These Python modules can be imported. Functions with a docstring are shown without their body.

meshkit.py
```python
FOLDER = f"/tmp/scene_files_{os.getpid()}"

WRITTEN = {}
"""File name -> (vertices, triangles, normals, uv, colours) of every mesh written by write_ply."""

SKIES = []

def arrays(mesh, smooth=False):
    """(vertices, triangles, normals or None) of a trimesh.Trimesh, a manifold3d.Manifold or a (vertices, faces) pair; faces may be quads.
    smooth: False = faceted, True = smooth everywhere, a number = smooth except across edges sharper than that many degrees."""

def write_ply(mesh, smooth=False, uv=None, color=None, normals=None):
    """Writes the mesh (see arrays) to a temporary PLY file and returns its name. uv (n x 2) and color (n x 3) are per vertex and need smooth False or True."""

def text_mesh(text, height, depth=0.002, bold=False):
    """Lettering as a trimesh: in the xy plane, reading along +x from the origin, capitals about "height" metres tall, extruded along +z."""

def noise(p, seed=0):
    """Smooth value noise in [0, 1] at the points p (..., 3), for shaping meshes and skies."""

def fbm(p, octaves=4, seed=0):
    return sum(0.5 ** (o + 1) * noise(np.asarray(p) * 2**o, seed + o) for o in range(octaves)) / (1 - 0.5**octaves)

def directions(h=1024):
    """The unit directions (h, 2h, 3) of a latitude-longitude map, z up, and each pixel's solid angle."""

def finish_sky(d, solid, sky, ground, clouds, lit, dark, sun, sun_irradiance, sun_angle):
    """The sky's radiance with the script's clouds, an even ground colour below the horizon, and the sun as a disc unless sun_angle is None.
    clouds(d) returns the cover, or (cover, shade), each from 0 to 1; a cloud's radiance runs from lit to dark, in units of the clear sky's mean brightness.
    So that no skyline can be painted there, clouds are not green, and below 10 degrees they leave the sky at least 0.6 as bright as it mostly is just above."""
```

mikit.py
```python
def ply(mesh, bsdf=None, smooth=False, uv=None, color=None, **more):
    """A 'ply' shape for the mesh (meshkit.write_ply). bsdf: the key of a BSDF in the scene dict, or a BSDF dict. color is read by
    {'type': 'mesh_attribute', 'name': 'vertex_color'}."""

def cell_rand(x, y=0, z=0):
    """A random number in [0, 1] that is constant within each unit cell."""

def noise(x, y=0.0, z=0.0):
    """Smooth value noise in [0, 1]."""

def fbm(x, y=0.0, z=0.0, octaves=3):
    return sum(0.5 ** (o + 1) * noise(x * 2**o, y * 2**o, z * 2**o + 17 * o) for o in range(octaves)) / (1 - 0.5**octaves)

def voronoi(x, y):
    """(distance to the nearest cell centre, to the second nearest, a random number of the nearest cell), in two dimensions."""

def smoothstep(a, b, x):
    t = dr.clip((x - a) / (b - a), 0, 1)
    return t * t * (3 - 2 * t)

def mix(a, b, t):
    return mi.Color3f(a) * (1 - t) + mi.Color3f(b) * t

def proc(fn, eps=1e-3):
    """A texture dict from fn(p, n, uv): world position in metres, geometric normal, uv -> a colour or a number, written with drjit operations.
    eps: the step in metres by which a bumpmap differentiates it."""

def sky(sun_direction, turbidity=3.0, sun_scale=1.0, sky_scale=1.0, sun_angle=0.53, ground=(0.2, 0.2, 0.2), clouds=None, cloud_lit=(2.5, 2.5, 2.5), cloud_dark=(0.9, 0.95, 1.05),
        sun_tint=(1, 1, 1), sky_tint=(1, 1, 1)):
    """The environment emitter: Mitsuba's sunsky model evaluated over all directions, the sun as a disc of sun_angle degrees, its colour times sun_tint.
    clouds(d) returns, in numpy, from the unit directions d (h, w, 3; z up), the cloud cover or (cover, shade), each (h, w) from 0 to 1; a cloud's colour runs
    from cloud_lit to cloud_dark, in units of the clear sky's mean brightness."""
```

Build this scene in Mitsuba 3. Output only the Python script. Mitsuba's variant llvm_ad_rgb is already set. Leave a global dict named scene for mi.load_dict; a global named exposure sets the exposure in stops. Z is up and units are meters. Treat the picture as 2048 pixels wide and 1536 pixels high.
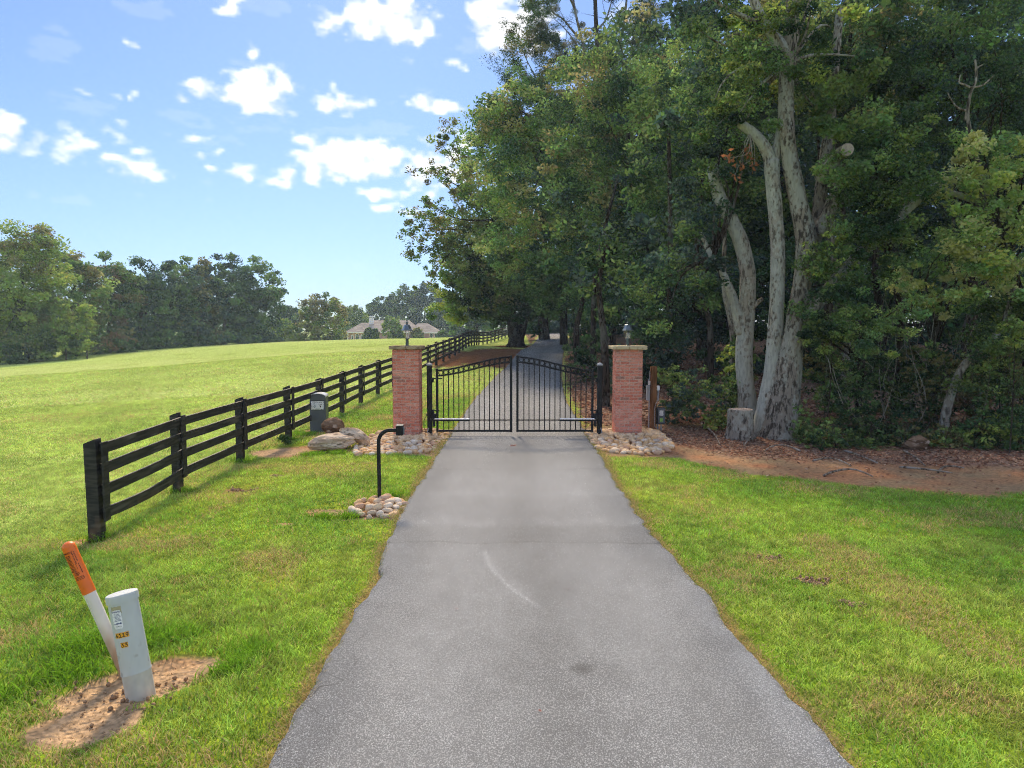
import math
import numpy as np
import trimesh
import manifold3d
import mitsuba as mi
import drjit as dr
import mikit
import meshkit
from scipy.interpolate import RBFInterpolator, RectBivariateSpline

# ------------------------------------------------------------------ camera, sky, exposure
scene, labels = {}, {}
T = mi.ScalarTransform4f
CAM = np.array([0.0, 0.0, 2.47])
FPX = 1420.0                                  # focal length in pixels of a 2048 px wide picture
PITCH = math.atan(108 / FPX)
scene['camera'] = {'type': 'perspective', 'fov': math.degrees(2 * math.atan(1024 / FPX)), 'fov_axis': 'x', 'near_clip': 0.1, 'far_clip': 6000.0,
                   'to_world': T().look_at(origin=CAM.tolist(), target=[0, math.cos(PITCH), CAM[2] - math.sin(PITCH)], up=[0, 0, 1])}


def ray(px, py):
    u, v = (px - 1024) / FPX, (py - 768) / FPX
    return np.array([u, math.cos(PITCH) - v * math.sin(PITCH), -math.sin(PITCH) - v * math.cos(PITCH)])


def at(px, py, y):
    d = ray(px, py)
    return CAM + d * (y / d[1])


def azel(px, py):
    d = ray(px, py)
    return math.degrees(math.atan2(d[0], d[1])), math.degrees(math.atan2(d[2], math.hypot(d[0], d[1])))


# cumulus: direction in degrees, half sizes in degrees, weight
PUFF = []
for px, py, rx, ry, w in [(700, 325, 125, 48, 1.3), (640, 350, 80, 30, 1), (575, 362, 50, 16, .8), (770, 400, 55, 16, .9), (800, 428, 40, 10, .6), (850, 345, 62, 55, 1.1), (900, 330, 60, 60, 1),
                          (510, 185, 62, 46, 1.3), (550, 205, 35, 25, .8), (415, 172, 55, 17, .9), (375, 188, 28, 18, .9), (690, 205, 82, 19, 1), (680, 195, 22, 20, .9), (865, 212, 48, 22, 1.1),
                          (785, 50, 88, 46, 1.3), (662, 45, 45, 20, .8), (700, 22, 26, 22, .6), (990, 50, 72, 66, 1.4), (1060, 60, 60, 50, 1.1), (2, 262, 28, 38, 1.2), (62, 283, 26, 16, .75),
                          (165, 285, 60, 30, .55), (262, 275, 34, 11, .5), (262, 332, 62, 20, .95), (285, 358, 34, 12, .7), (470, 334, 56, 12, .85), (425, 299, 18, 8, .7),
                          (490, 95, 22, 17, .75), (268, 92, 11, 9, .7), (205, 193, 20, 9, .7), (256, 190, 9, 16, .6), (480, 4, 30, 12, .8), (375, 272, 36, 9, .65), (990, 215, 32, 22, .9),
                          (910, 120, 30, 10, .4), (840, 120, 20, 8, .4), (1260, 60, 40, 30, .5)]:
    a, e = azel(px, py)
    PUFF.append((a, e, rx / FPX * 57.3, ry / FPX * 57.3, w))


def clouds(d):
    az, el = np.degrees(np.arctan2(d[..., 0], d[..., 1])), np.degrees(np.arcsin(np.clip(d[..., 2], -1, 1)))
    q = np.stack([az * .30, el * .55, az * 0], -1)
    wx, wy = (meshkit.fbm(q, 4, 3) - .5) * 3.2, (meshkit.fbm(q, 4, 9) - .5) * 2.2
    fine = meshkit.fbm(np.stack([az * 1.1, el * 1.7, az * 0], -1), 5, 5) - .5
    body, low = np.full(az.shape, -1.0), np.zeros(az.shape)
    for a, e, rx, ry, w in PUFF:
        dy = (el + wy - e) / ry
        rx, ry = rx * .93, ry * .9
        r2 = ((az + wx - a) / rx) ** 2 + np.where(dy < 0, 1.5, 1.0) * dy ** 2
        b = w * (1 - r2 * .8)
        low = np.where(b > body, np.clip(.25 - .5 * dy, 0, 1), low)
        body = np.maximum(body, b)
    body = np.maximum(body, -1)
    # the rest of the sky carries the same kind of scattered fair-weather cumulus
    out = np.clip((np.maximum(np.abs(az) - 40, el - 30)) / 6, 0, 1)
    field = meshkit.fbm(np.stack([d[..., 0] / (d[..., 2] + .25) * 2.4, d[..., 1] / (d[..., 2] + .25) * 2.4, az * 0], -1), 5, 21)
    body = np.maximum(body, np.where(out > 0, (field - .49) * 6 * out - .35 * (1 - out), -1))
    t = np.clip((body + fine * 2.0 - .12) / 1.15, 0, 1)
    cover = t * t * (3 - 2 * t) * .97
    wisp = np.clip((meshkit.fbm(np.stack([az * .22, el * .8, az * 0], -1), 5, 31) - .68) * 3, 0, .07)
    cover = np.maximum(cover, wisp * np.clip((el - 3) / 6, 0, 1))
    return cover, np.clip(.05 + .42 * low - .9 * fine, 0, .75)


SUN = (-0.20, 1.15, 1.0)
scene['sky'] = mikit.sky(SUN, turbidity=2.2, sun_scale=0.66, sky_scale=0.88, sun_angle=8.0, ground=(.12, .14, .06), clouds=clouds,
                         cloud_lit=(4.0, 4.0, 4.0), cloud_dark=(1.9, 1.98, 2.1), sky_tint=(.77, .855, 1.22))
exposure = 2.42

# ------------------------------------------------------------------ helpers


def add(key, mesh, bsdf, smooth=False, **kw):
    base, n = key, 0
    while key in scene:
        n += 1
        key = f'{base}_{n:03d}'
    scene[key] = mikit.ply(mesh, bsdf, smooth, **kw)
    return key


USED = set()


def thing(name, label, cat, group=None):
    key, n = name, 0
    while key in USED or key in scene:
        n += 1
        key = f'{name}_{n:03d}'
    USED.add(key)
    labels[key] = {'label': label, 'category': cat}
    if group:
        labels[key]['group'] = group
    return key


def tag(key, label, cat, group=None):
    labels[key] = {'label': label, 'category': cat}
    if group:
        labels[key]['group'] = group


def place(key, shape, to_world):
    base, n = key, 0
    while key in scene:
        n += 1
        key = f'{base}_{n:03d}'
    scene[key] = {**shape, 'to_world': to_world}
    return key


def join(parts):
    vs, fs, n = [], [], 0
    for m in parts:
        v, f = (np.asarray(m.vertices), np.asarray(m.faces)) if hasattr(m, 'faces') else m
        vs.append(v)
        fs.append(np.asarray(f) + n)
        n += len(v)
    return trimesh.Trimesh(np.vstack(vs), np.vstack(fs), process=False)


def bev(sx, sy, sz, c=.004, center=(0, 0, 0)):
    h = np.array([sx, sy, sz]) / 2
    pts = []
    for s in np.array(np.meshgrid([-1, 1], [-1, 1], [-1, 1])).T.reshape(-1, 3):
        for k in range(3):
            q = h.copy() - c
            q[k] = h[k]
            pts.append(s * q)
    m = trimesh.convex.convex_hull(np.array(pts))
    m.apply_translation(center)
    return m


def rotz(m, a, o=(0, 0, 0)):
    m.apply_transform(trimesh.transformations.rotation_matrix(a, [0, 0, 1], o))
    return m


def spline(pts, n):
    p = np.asarray(pts, float)
    t = np.concatenate([[0], np.cumsum(np.linalg.norm(np.diff(p[:, :3], axis=0), axis=1) ** .5 + 1e-9)])
    if len(p) == 2:
        s = np.linspace(0, 1, n)[:, None]
        return p[0] * (1 - s) + p[1] * s
    from scipy.interpolate import PchipInterpolator
    return PchipInterpolator(t, p)(np.linspace(0, t[-1], n))


def tube(pts, rad, sides=8, cap=True, rough=0.0, seed=0, flare=0):
    p = np.asarray(pts, float)
    rad = np.broadcast_to(np.asarray(rad, float), (len(p),))
    t = np.gradient(p, axis=0)
    t /= np.linalg.norm(t, axis=1, keepdims=True) + 1e-12
    a = np.cross(t[0], [0, 0, 1.0] if abs(t[0][2]) < .9 else [1.0, 0, 0])
    A = []
    for k in range(len(p)):
        a = a - t[k] * (a @ t[k])
        a /= np.linalg.norm(a) + 1e-12
        A.append(a)
    A = np.array(A)
    Bv = np.cross(t, A)
    ang = np.arange(sides) * 2 * np.pi / sides
    r = rad[:, None] * np.ones(sides)
    v = p[:, None] + r[..., None] * (np.cos(ang)[None, :, None] * A[:, None] + np.sin(ang)[None, :, None] * Bv[:, None])
    if rough:
        sc = 1 / np.maximum(rad[:, None, None], .02)
        nz = meshkit.fbm(v * np.array([1, 1, .35]) * np.minimum(sc * .9, 9), 3, seed) - .5
        v = p[:, None] + (v - p[:, None]) * (1 + rough * 2 * nz[..., None])
    i, j = np.meshgrid(np.arange(len(p) - 1), np.arange(sides), indexing='ij')
    q = np.stack([i * sides + j, i * sides + (j + 1) % sides, (i + 1) * sides + (j + 1) % sides, (i + 1) * sides + j], -1).reshape(-1, 4)
    f = np.vstack([q[:, [0, 1, 2]], q[:, [0, 2, 3]]])
    v = v.reshape(-1, 3)
    if cap:
        n = len(v)
        v = np.vstack([v, p[0], p[-1]])
        jj = np.arange(sides)
        e = (len(p) - 1) * sides
        f = np.vstack([f, np.stack([jj * 0 + n, (jj + 1) % sides, jj], 1), np.stack([jj * 0 + n + 1, e + jj, e + (jj + 1) % sides], 1)])
    return trimesh.Trimesh(v, f, process=False)


def lathe(prof, sides=24, center=(0, 0, 0)):
    prof = np.asarray(prof, float)
    ang = np.arange(sides) * 2 * np.pi / sides
    v = np.stack([prof[:, 0][:, None] * np.cos(ang), prof[:, 0][:, None] * np.sin(ang), np.broadcast_to(prof[:, 1][:, None], (len(prof), sides))], -1)
    i, j = np.meshgrid(np.arange(len(prof) - 1), np.arange(sides), indexing='ij')
    q = np.stack([i * sides + j, i * sides + (j + 1) % sides, (i + 1) * sides + (j + 1) % sides, (i + 1) * sides + j], -1).reshape(-1, 4)
    m = trimesh.Trimesh(v.reshape(-1, 3) + np.array(center), np.vstack([q[:, [0, 1, 2]], q[:, [0, 2, 3]]]), process=False)
    return m


def fbm2(x, y, s=1.0, o=3, seed=0):
    return meshkit.fbm(np.stack([np.asarray(x) * s, np.asarray(y) * s, np.asarray(x) * 0], -1), o, seed)


# ------------------------------------------------------------------ masks shared by ground, grass and drive


class NPB:
    mn, mx = staticmethod(np.minimum), staticmethod(np.maximum)
    noise = staticmethod(lambda x, y, seed=0: meshkit.noise(np.stack([x, y, x * 0 + .5], -1), seed))


class DRB:
    mn, mx = staticmethod(dr.minimum), staticmethod(dr.maximum)
    noise = staticmethod(lambda x, y, seed=0: mikit.noise(x, y, seed + .5))


def pl(B, x, pts):
    """piecewise linear through pts, flat outside"""
    out = x * 0 + pts[0][1]
    for (a, va), (b, vb) in zip(pts[:-1], pts[1:]):
        out = out + (vb - va) / (b - a) * B.mn(B.mx(x - a, 0.0), b - a)
    return out


def sst(B, a, b, x):
    t = B.mn(B.mx((x - a) / (b - a), 0.0), 1.0)
    return t * t * (3 - 2 * t)


XL = [(-10, -1.47), (4.6, -1.42), (6.9, -1.355), (8, -1.435), (10, -1.505), (14, -1.485), (17, -1.445), (25, -1.305), (35, -0.755), (43.6, -0.105), (60.5, 1.345), (68, 1.995), (87, 3.495), (135, 8.445)]
XR = [(-10, 2.0), (4.2, 1.93), (5, 1.86), (6.5, 1.81), (7.65, 1.76), (8.6, 1.68), (10.7, 1.7), (14.2, 1.73), (17, 1.75), (25, 1.86), (35, 2.43), (43.6, 3.1), (60.5, 4.53), (68, 5.2), (87, 6.7), (135, 11.65)]
YB = [(1.6, 13.7), (3.2, 13.5), (3.5, 12.9), (4.07, 11.8), (5.4, 10.95), (7.7, 10.2), (12, 9.5), (30, 8.2)]
# bare soil: x, y, rx, ry, angle
DIRT = [(-2.62, 4.85, .58, .33, .75), (-2.72, 4.33, .36, .24, .3), (-1.68, 9.8, .52, .56, 0), (-2.3, 9.5, .55, .34, -.2), (-4.5, 14.5, .95, .75, 0), (-3.6, 14.35, .6, .35, 0), (-4.8, 17.2, .45, .5, 0),
        (-1.75, 15.2, 1.6, 1.35, 0), (-4.27, 11.0, .24, .12, .1), (-4.0, 12.05, .16, .09, 0), (2.98, 6.87, .15, .07, -.5), (-5.15, 8.42, .18, .12, 0), (-2.9, 8.9, .12, .06, 0), (-.6, 47, 3.0, 8.5, -.12), (-3.6, 43, 1.2, 7, 0), (.4, 62, 2.0, 4.5, -.1)]


def masks(B, x, y):
    n1 = B.noise(x * 1.7, y * 1.7, 1) - .5
    n2 = B.noise(x * 6.0, y * 6.0, 2) - .5
    n3 = B.noise(x * .5, y * .35, 4) - .5
    xl, xr = pl(B, y, XL), pl(B, y, XR)
    off = B.mx(xl - x, x - xr)                      # metres outside the driveway edge
    dirt = x * 0
    for cx, cy, rx, ry, a in DIRT:
        c, s = math.cos(a), math.sin(a)
        u, v = ((x - cx) * c + (y - cy) * s) / rx, (-(x - cx) * s + (y - cy) * c) / ry
        dirt = B.mx(dirt, sst(B, 1.15, .75, u * u + v * v + n1 * .7 + n2 * .45))
    yb = pl(B, x, YB)
    e = y - yb + n1 * .9 + n2 * .5                  # past the edge of the right-hand lawn
    right = sst(B, 0.0, .3, x - 1.6)
    beyond = sst(B, 16.0, 19.0, y) * sst(B, .05, .5, off + n1 * .7) * right
    wood = right * sst(B, -.15, .35, e) * sst(B, 19.5, 16.5, y)
    wood = B.mx(wood, beyond)
    litter = B.mx(right * sst(B, 1.7, 2.9, e + n3 * 1.4) * sst(B, 19.5, 16.5, y), beyond)
    return off, dirt, wood, litter


# ------------------------------------------------------------------ terrain
_pts = [(-5.06, 8.5, -.09), (-5.2, 11, -.04), (-5.1, 13, -.02), (-5, 15, 0), (-5, 22.5, .10), (-4.9, 25.2, .14), (-4.2, 34, .5), (-4.05, 36.2, .58), (-3.8, 41.3, .74), (-3.55, 46.7, .92),
        (-3.2, 59, 1.25), (-.5, 84, 1.62), (.2, -12, 0), (.2, -4, 0), (.2, 3, 0), (.2, 7, 0), (.15, 12, 0), (.15, 17, 0), (.28, 25, -.02), (.85, 35, .10), (1.5, 43.6, .30), (2.94, 60.5, .88), (3.6, 68, 1.2), (5.1, 87, 1.87), (6, 97, 2.0), (8.5, 125, 1.4),
        (-2.5, 4.5, 0), (-2.5, 9.5, 0), (-3, 15, .02), (-9, 6, -.25), (-10, 12, -.35), (-20, 15, -.7), (-16, 30, -.15), (-30, 45, -.5), (-15, 60, .75), (-35, 80, .2),
        (-60, 90, -1.65), (-64, 100, -1.25), (-63, 115, -.8), (-57, 130, -.4), (-49, 150, 0), (-27.4, 120, .86), (-13.5, 110, 1.2), (-2, 95, 1.7), (-25, 185, -.9), (-10, 180, -.5), (-60, 190, -1), (-45, 230, -1.5), (0, 230, -.5),
        (-60, 60, -2.0), (-60, 30, -1.8), (-60, 0, -1.5), (-20, -10, -.5), (4, 13, .02), (6, 16, .10), (12, 14, .15), (20, 14, .3), (10, 25, .5), (5, 25, .25), (6, 35, .7), (8, 45, 1.0), (7, 60, 1.5), (20, 40, 1.2), (20, 70, 1.8), (15, 100, 2.2),
        (30, 0, 0), (8, 3, 0), (6, 8, 0), (60, 30, .8), (60, 100, 2), (60, 200, 1), (-130, 60, -3), (-130, 150, -3), (-130, 0, -2), (-130, 240, -3), (0, -40, 0), (60, -40, 0), (-60, -40, -1)]
_p = np.array(_pts)
_gx, _gy = np.arange(-130, 61, 1.5), np.arange(-40, 241, 1.5)
_g = RBFInterpolator(_p[:, :2], _p[:, 2], kernel='thin_plate_spline', smoothing=.02, neighbors=40)(np.stack(np.meshgrid(_gx, _gy, indexing='ij'), -1).reshape(-1, 2))
_sp = RectBivariateSpline(_gx, _gy, np.clip(_g, -3.5, 2.6).reshape(len(_gx), len(_gy)), kx=3, ky=3, s=2.0)


def Z(x, y):
    x, y = np.asarray(x, float), np.asarray(y, float)
    far = np.clip(np.maximum(np.maximum(-105 - x, x - 45) / 80, np.maximum(-25 - y, y - 215) / 120), 0, 1)
    return _sp.ev(np.clip(x, -130, 60), np.clip(y, -40, 240)) * (1 - far) + far * -1.0


def on(px, py):
    """ground point under a picture point"""
    y = 5.0
    lo, hi = 1.5, 200.0
    for _ in range(50):
        mid = (lo + hi) / 2
        q = at(px, py, mid)
        lo, hi = (mid, hi) if q[2] > Z(q[0], q[1]) else (lo, mid)
    q = at(px, py, lo)
    return np.array([q[0], q[1], float(Z(q[0], q[1]))])


# ------------------------------------------------------------------ materials
def rgb(*c):
    return {'type': 'rgb', 'value': list(c)}


def C(*c):
    return mi.Color3f(*c)


def ground_col(p, n, uv):
    x, y = p.x, p.y
    off, dirt, wood, litter = masks(DRB, x, y)
    big = mikit.fbm(x * .22, y * .16, 3.0, 3)
    mid = mikit.noise(x * 1.3, y * 1.0, 5.0)
    fine = mikit.noise(x * 26, y * 26, 1.0)
    g = mikit.mix(C(.16, .27, .02), C(.27, .34, .035), mikit.smoothstep(.3, .7, big * .6 + mid * .4))
    g = mikit.mix(g, C(.16, .13, .05), mikit.smoothstep(.62, .9, mikit.fbm(x * .9, y * .9, 8.0, 3)) * .7)
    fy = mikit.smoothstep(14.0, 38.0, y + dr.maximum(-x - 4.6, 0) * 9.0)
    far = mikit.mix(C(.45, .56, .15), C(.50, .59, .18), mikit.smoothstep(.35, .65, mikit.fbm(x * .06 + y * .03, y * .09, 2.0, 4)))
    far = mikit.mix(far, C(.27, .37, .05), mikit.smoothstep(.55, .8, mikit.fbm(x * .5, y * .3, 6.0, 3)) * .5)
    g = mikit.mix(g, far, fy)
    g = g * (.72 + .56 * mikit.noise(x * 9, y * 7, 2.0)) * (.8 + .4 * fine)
    g = mikit.mix(g, C(.30, .19, .085) * (.7 + .6 * fine), mikit.smoothstep(.14, .03, off + .09 * mid) * .8)
    soil = mikit.mix(C(.47, .32, .185), C(.44, .255, .13), mikit.smoothstep(.4, .62, mikit.noise(x * 1.1, y * 1.5, 9.0)))
    soil = mikit.mix(soil, C(.34, .24, .15), mikit.smoothstep(.5, .8, mikit.noise(x * 11, y * 11, 3.0)) * .7)
    soil = soil * (.65 + .7 * mikit.noise(x * 45, y * 45, 7.0))
    d1, d2, r = mikit.voronoi(x * 16, y * 16)
    lit = mikit.mix(C(.14, .09, .065), C(.40, .27, .20), r) * (.55 + .9 * d1)
    straw = mikit.mix(C(.17, .075, .04), C(.24, .13, .07), mikit.noise(x * 3, y * 3, 1.0)) * (.7 + .6 * fine)
    mulch = mikit.smoothstep(30.0, 36.0, y)
    out = mikit.mix(g, mikit.mix(soil, straw, mulch), dirt)
    clay = mikit.mix(C(.45, .215, .11), C(.33, .24, .14), mikit.noise(x * 2.2, y * 2.2, 4.0)) * (.7 + .5 * mikit.noise(x * 30, y * 30, 7.0))
    out = mikit.mix(out, clay, wood)
    return mikit.mix(out, lit, litter)


def ground_h(p, n, uv):
    return .03 * mikit.noise(p.x * 11, p.y * 11, 1.0) + .014 * mikit.noise(p.x * 40, p.y * 40, 2.0)


scene['m_ground'] = {'type': 'twosided', 'b': {'type': 'bumpmap', 'arbitrary': {**mikit.proc(ground_h, 4e-3)}, 'scale': 1.0, 'nested': {'type': 'diffuse', 'reflectance': mikit.proc(ground_col)}}}


def drive_col(p, n, uv):
    x, y = p.x, p.y
    s1, s2, r1 = mikit.voronoi(x * 140, y * 140)
    a, b, r2 = mikit.voronoi(x * 31 + 5, y * 31)
    base = .30 + .09 * (mikit.fbm(x * .8, y * .35, 1.0, 3) - .5)
    speck = mikit.mix(C(.62, .65, .665), C(1.44, 1.51, 1.525), mikit.smoothstep(.25, 1.0, r1 * r1))
    speck = speck * (1 - .45 * mikit.smoothstep(.30, .6, s1))
    col = speck * base
    col = col * (1 + .5 * mikit.smoothstep(.93, .99, r2) * mikit.smoothstep(.32, .2, a))
    w = (mikit.noise(x * 2.1, y * .7, 3.0) - .5) * .12 + (mikit.noise(x * 9, 3.0, 3.0) - .5) * .05
    # paving joints across the drive
    for yj, k, wd in ((12.42, .55, .05), (8.07, .5, .030)):
        col = col * (1 - k * mikit.smoothstep(wd, .2 * wd, dr.abs(y + w - yj)) * mikit.smoothstep(.2, .5, mikit.noise(x * 2.0, yj, 1.0) + .25))
    # worn pale bands and a darker strip between them
    col = col * (1 + .15 * mikit.smoothstep(.28, .0, dr.abs(y + w * 2 - 8.95)) + .16 * mikit.smoothstep(.3, .0, dr.abs(y + w * 2 - 10.55)))
    col = col * (1 - .10 * mikit.smoothstep(8.05, 8.12, y + w) * mikit.smoothstep(8.85, 8.7, y + w))
    col = col * (1 - .10 * mikit.smoothstep(12.4, 13.0, y + w))
    # scuffed arc
    t = (7.75 - y) / 1.9
    cx = -.30 + .12 * t + .62 * t * t
    col = col * (1 + .42 * mikit.smoothstep(.045, .006, dr.abs(x - cx + .012 * (mikit.noise(y * 9, 1.0, 1.0) - .5))) * mikit.smoothstep(-.02, .03, t) * mikit.smoothstep(1.02, .7, t))
    # oil spot, a few dull stains
    col = col * (1 - .42 * mikit.smoothstep(1.0, .3, dr.square((x - .53) / .14) + dr.square((y - 5.0) / .12) + .5 * mikit.noise(x * 14, y * 14, 1.0)))
    col = col * (.92 + .16 * mikit.fbm(x * 2.2, y * 1.4, 6.0, 3))
    # tyre-polished tracks and a darker strip along the middle
    cxm = x - .5 * (pl(DRB, y, XL) + pl(DRB, y, XR))
    wob = .25 * (mikit.fbm(x * .5, y * .25, 4.0, 2) - .5)
    col = col * (1 - .13 * mikit.smoothstep(.42, .05, dr.abs(cxm + wob)) + .07 * mikit.smoothstep(.4, .1, dr.abs(dr.abs(cxm + wob) - .85)))
    col = col * (.86 + .28 * mikit.fbm(x * 7, y * 5, 3.0, 3))
    # raveled dark margins with cracks
    e = dr.minimum(x - pl(DRB, y, XL), pl(DRB, y, XR) - x)
    edge = mikit.smoothstep(.55, .05, e + .5 * (mikit.fbm(x * 1.6, y * .9, 2.0, 3) - .5))
    col = mikit.mix(col, col * C(.74, .76, .79), edge * .85)
    v1, v2, vr = mikit.voronoi(x * 2.6 + .5 * mikit.noise(x * 5, y * 5, 1.0), y * 1.9 + .5 * mikit.noise(x * 5, y * 5, 2.0))
    crack = mikit.smoothstep(.022, .005, v2 - v1) * mikit.smoothstep(.42, .12, x - pl(DRB, y, XL)) * mikit.smoothstep(6.6, 5.6, y)
    col = col * (1 - .5 * crack)
    pale = mikit.smoothstep(.35, .05, pl(DRB, y, XR) - x + .4 * (mikit.noise(x * 3, y * 2.2, 5.0) - .5)) * mikit.smoothstep(8.5, 6, y)
    return col * (1 + .35 * pale)


def drive_h(p, n, uv):
    a, b, r = mikit.voronoi(p.x * 75, p.y * 75)
    return .003 * (1 - a) * r


scene['m_drive'] = {'type': 'twosided', 'b': {'type': 'bumpmap', 'arbitrary': mikit.proc(drive_h, 1.5e-3), 'scale': 1.0, 'nested': {'type': 'principled', 'base_color': mikit.proc(drive_col), 'roughness': .8, 'specular': .3}}}
VC = {'type': 'mesh_attribute', 'name': 'vertex_color'}
scene['m_leaf'] = {'type': 'principledthin', 'base_color': VC, 'roughness': .45, 'diff_trans': .85, 'eta': 1.4}
scene['m_grass'] = {'type': 'principledthin', 'base_color': VC, 'roughness': .6, 'diff_trans': .8, 'eta': 1.35}


def bark(dark, light, lich, amount):
    def fn(p, n, uv):
        u = mikit.fbm(p.x * 26, p.y * 26, p.z * 5.5, 3)
        c = mikit.mix(C(*dark) * .75, C(*light), mikit.smoothstep(.33, .6, u))
        l = mikit.smoothstep(.60 - amount * .35, .74 - amount * .35, .62 * mikit.fbm(p.x * 4, p.y * 4, p.z * 1.3, 3) + .38 * mikit.fbm(p.x * 26, p.y * 26, p.z * 13, 2))
        return mikit.mix(c, C(*lich) * (.8 + .4 * u), l * .8)
    return fn


def bark_h(p, n, uv):
    return .02 * mikit.fbm(p.x * 20, p.y * 20, p.z * 3.0, 3)


for nm, a in (('m_bark_grey', ((.085, .070, .056), (.26, .225, .185), (.36, .36, .31), .38)), ('m_bark_pale', ((.17, .148, .122), (.35, .315, .265), (.42, .43, .38), .62)),
              ('m_bark_dark', ((.022, .016, .012), (.07, .052, .04), (.14, .14, .12), .25)), ('m_twig', ((.13, .10, .075), (.30, .25, .20), (.36, .34, .30), .4))):
    scene[nm] = {'type': 'twosided', 'b': {'type': 'bumpmap', 'arbitrary': mikit.proc(bark_h, 4e-3), 'scale': 1.0, 'nested': {'type': 'diffuse', 'reflectance': mikit.proc(bark(*a))}}}


def black_wood(p, n, uv):
    g = mikit.fbm(p.x * 6 + p.z * 20, p.y * 2.5, p.z * 28, 3)
    c = mikit.mix(C(.014, .014, .016), C(.042, .038, .034), mikit.smoothstep(.35, .75, g))
    c = mikit.mix(c, C(.11, .10, .085), mikit.smoothstep(.60, .78, mikit.fbm(p.x * 3, p.y * 1.4, p.z * 9, 3)) * .7)
    low = mikit.smoothstep(.28, .02, p.z - .0) * mikit.smoothstep(.35, .7, mikit.noise(p.x * 12, p.y * 12, p.z * 5))
    return mikit.mix(c, C(.14, .085, .05), low * .8)


scene['m_black_wood'] = {'type': 'principled', 'base_color': mikit.proc(black_wood), 'roughness': .62, 'specular': .35}
scene['m_black_metal'] = {'type': 'principled', 'base_color': mikit.proc(lambda p, n, uv: C(.011, .011, .012) * (.8 + .5 * mikit.noise(p.x * 30, p.y * 30, p.z * 30))), 'roughness': .6, 'specular': .3}


def brick_fn(a, b):
    def fn(p, n, uv):
        q = mikit.fbm(p.x * 38, p.y * 38, p.z * 45, 3)
        c = mikit.mix(C(*a), C(*b), mikit.smoothstep(.3, .7, q))
        c = mikit.mix(c, C(.50, .38, .33), mikit.smoothstep(.60, .78, mikit.fbm(p.x * 9, p.y * 9, p.z * 13, 3)) * .55)
        return mikit.mix(c, C(.20, .12, .10), mikit.smoothstep(.66, .8, mikit.noise(p.x * 60, p.y * 60, p.z * 60)) * .6)
    return fn


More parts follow.
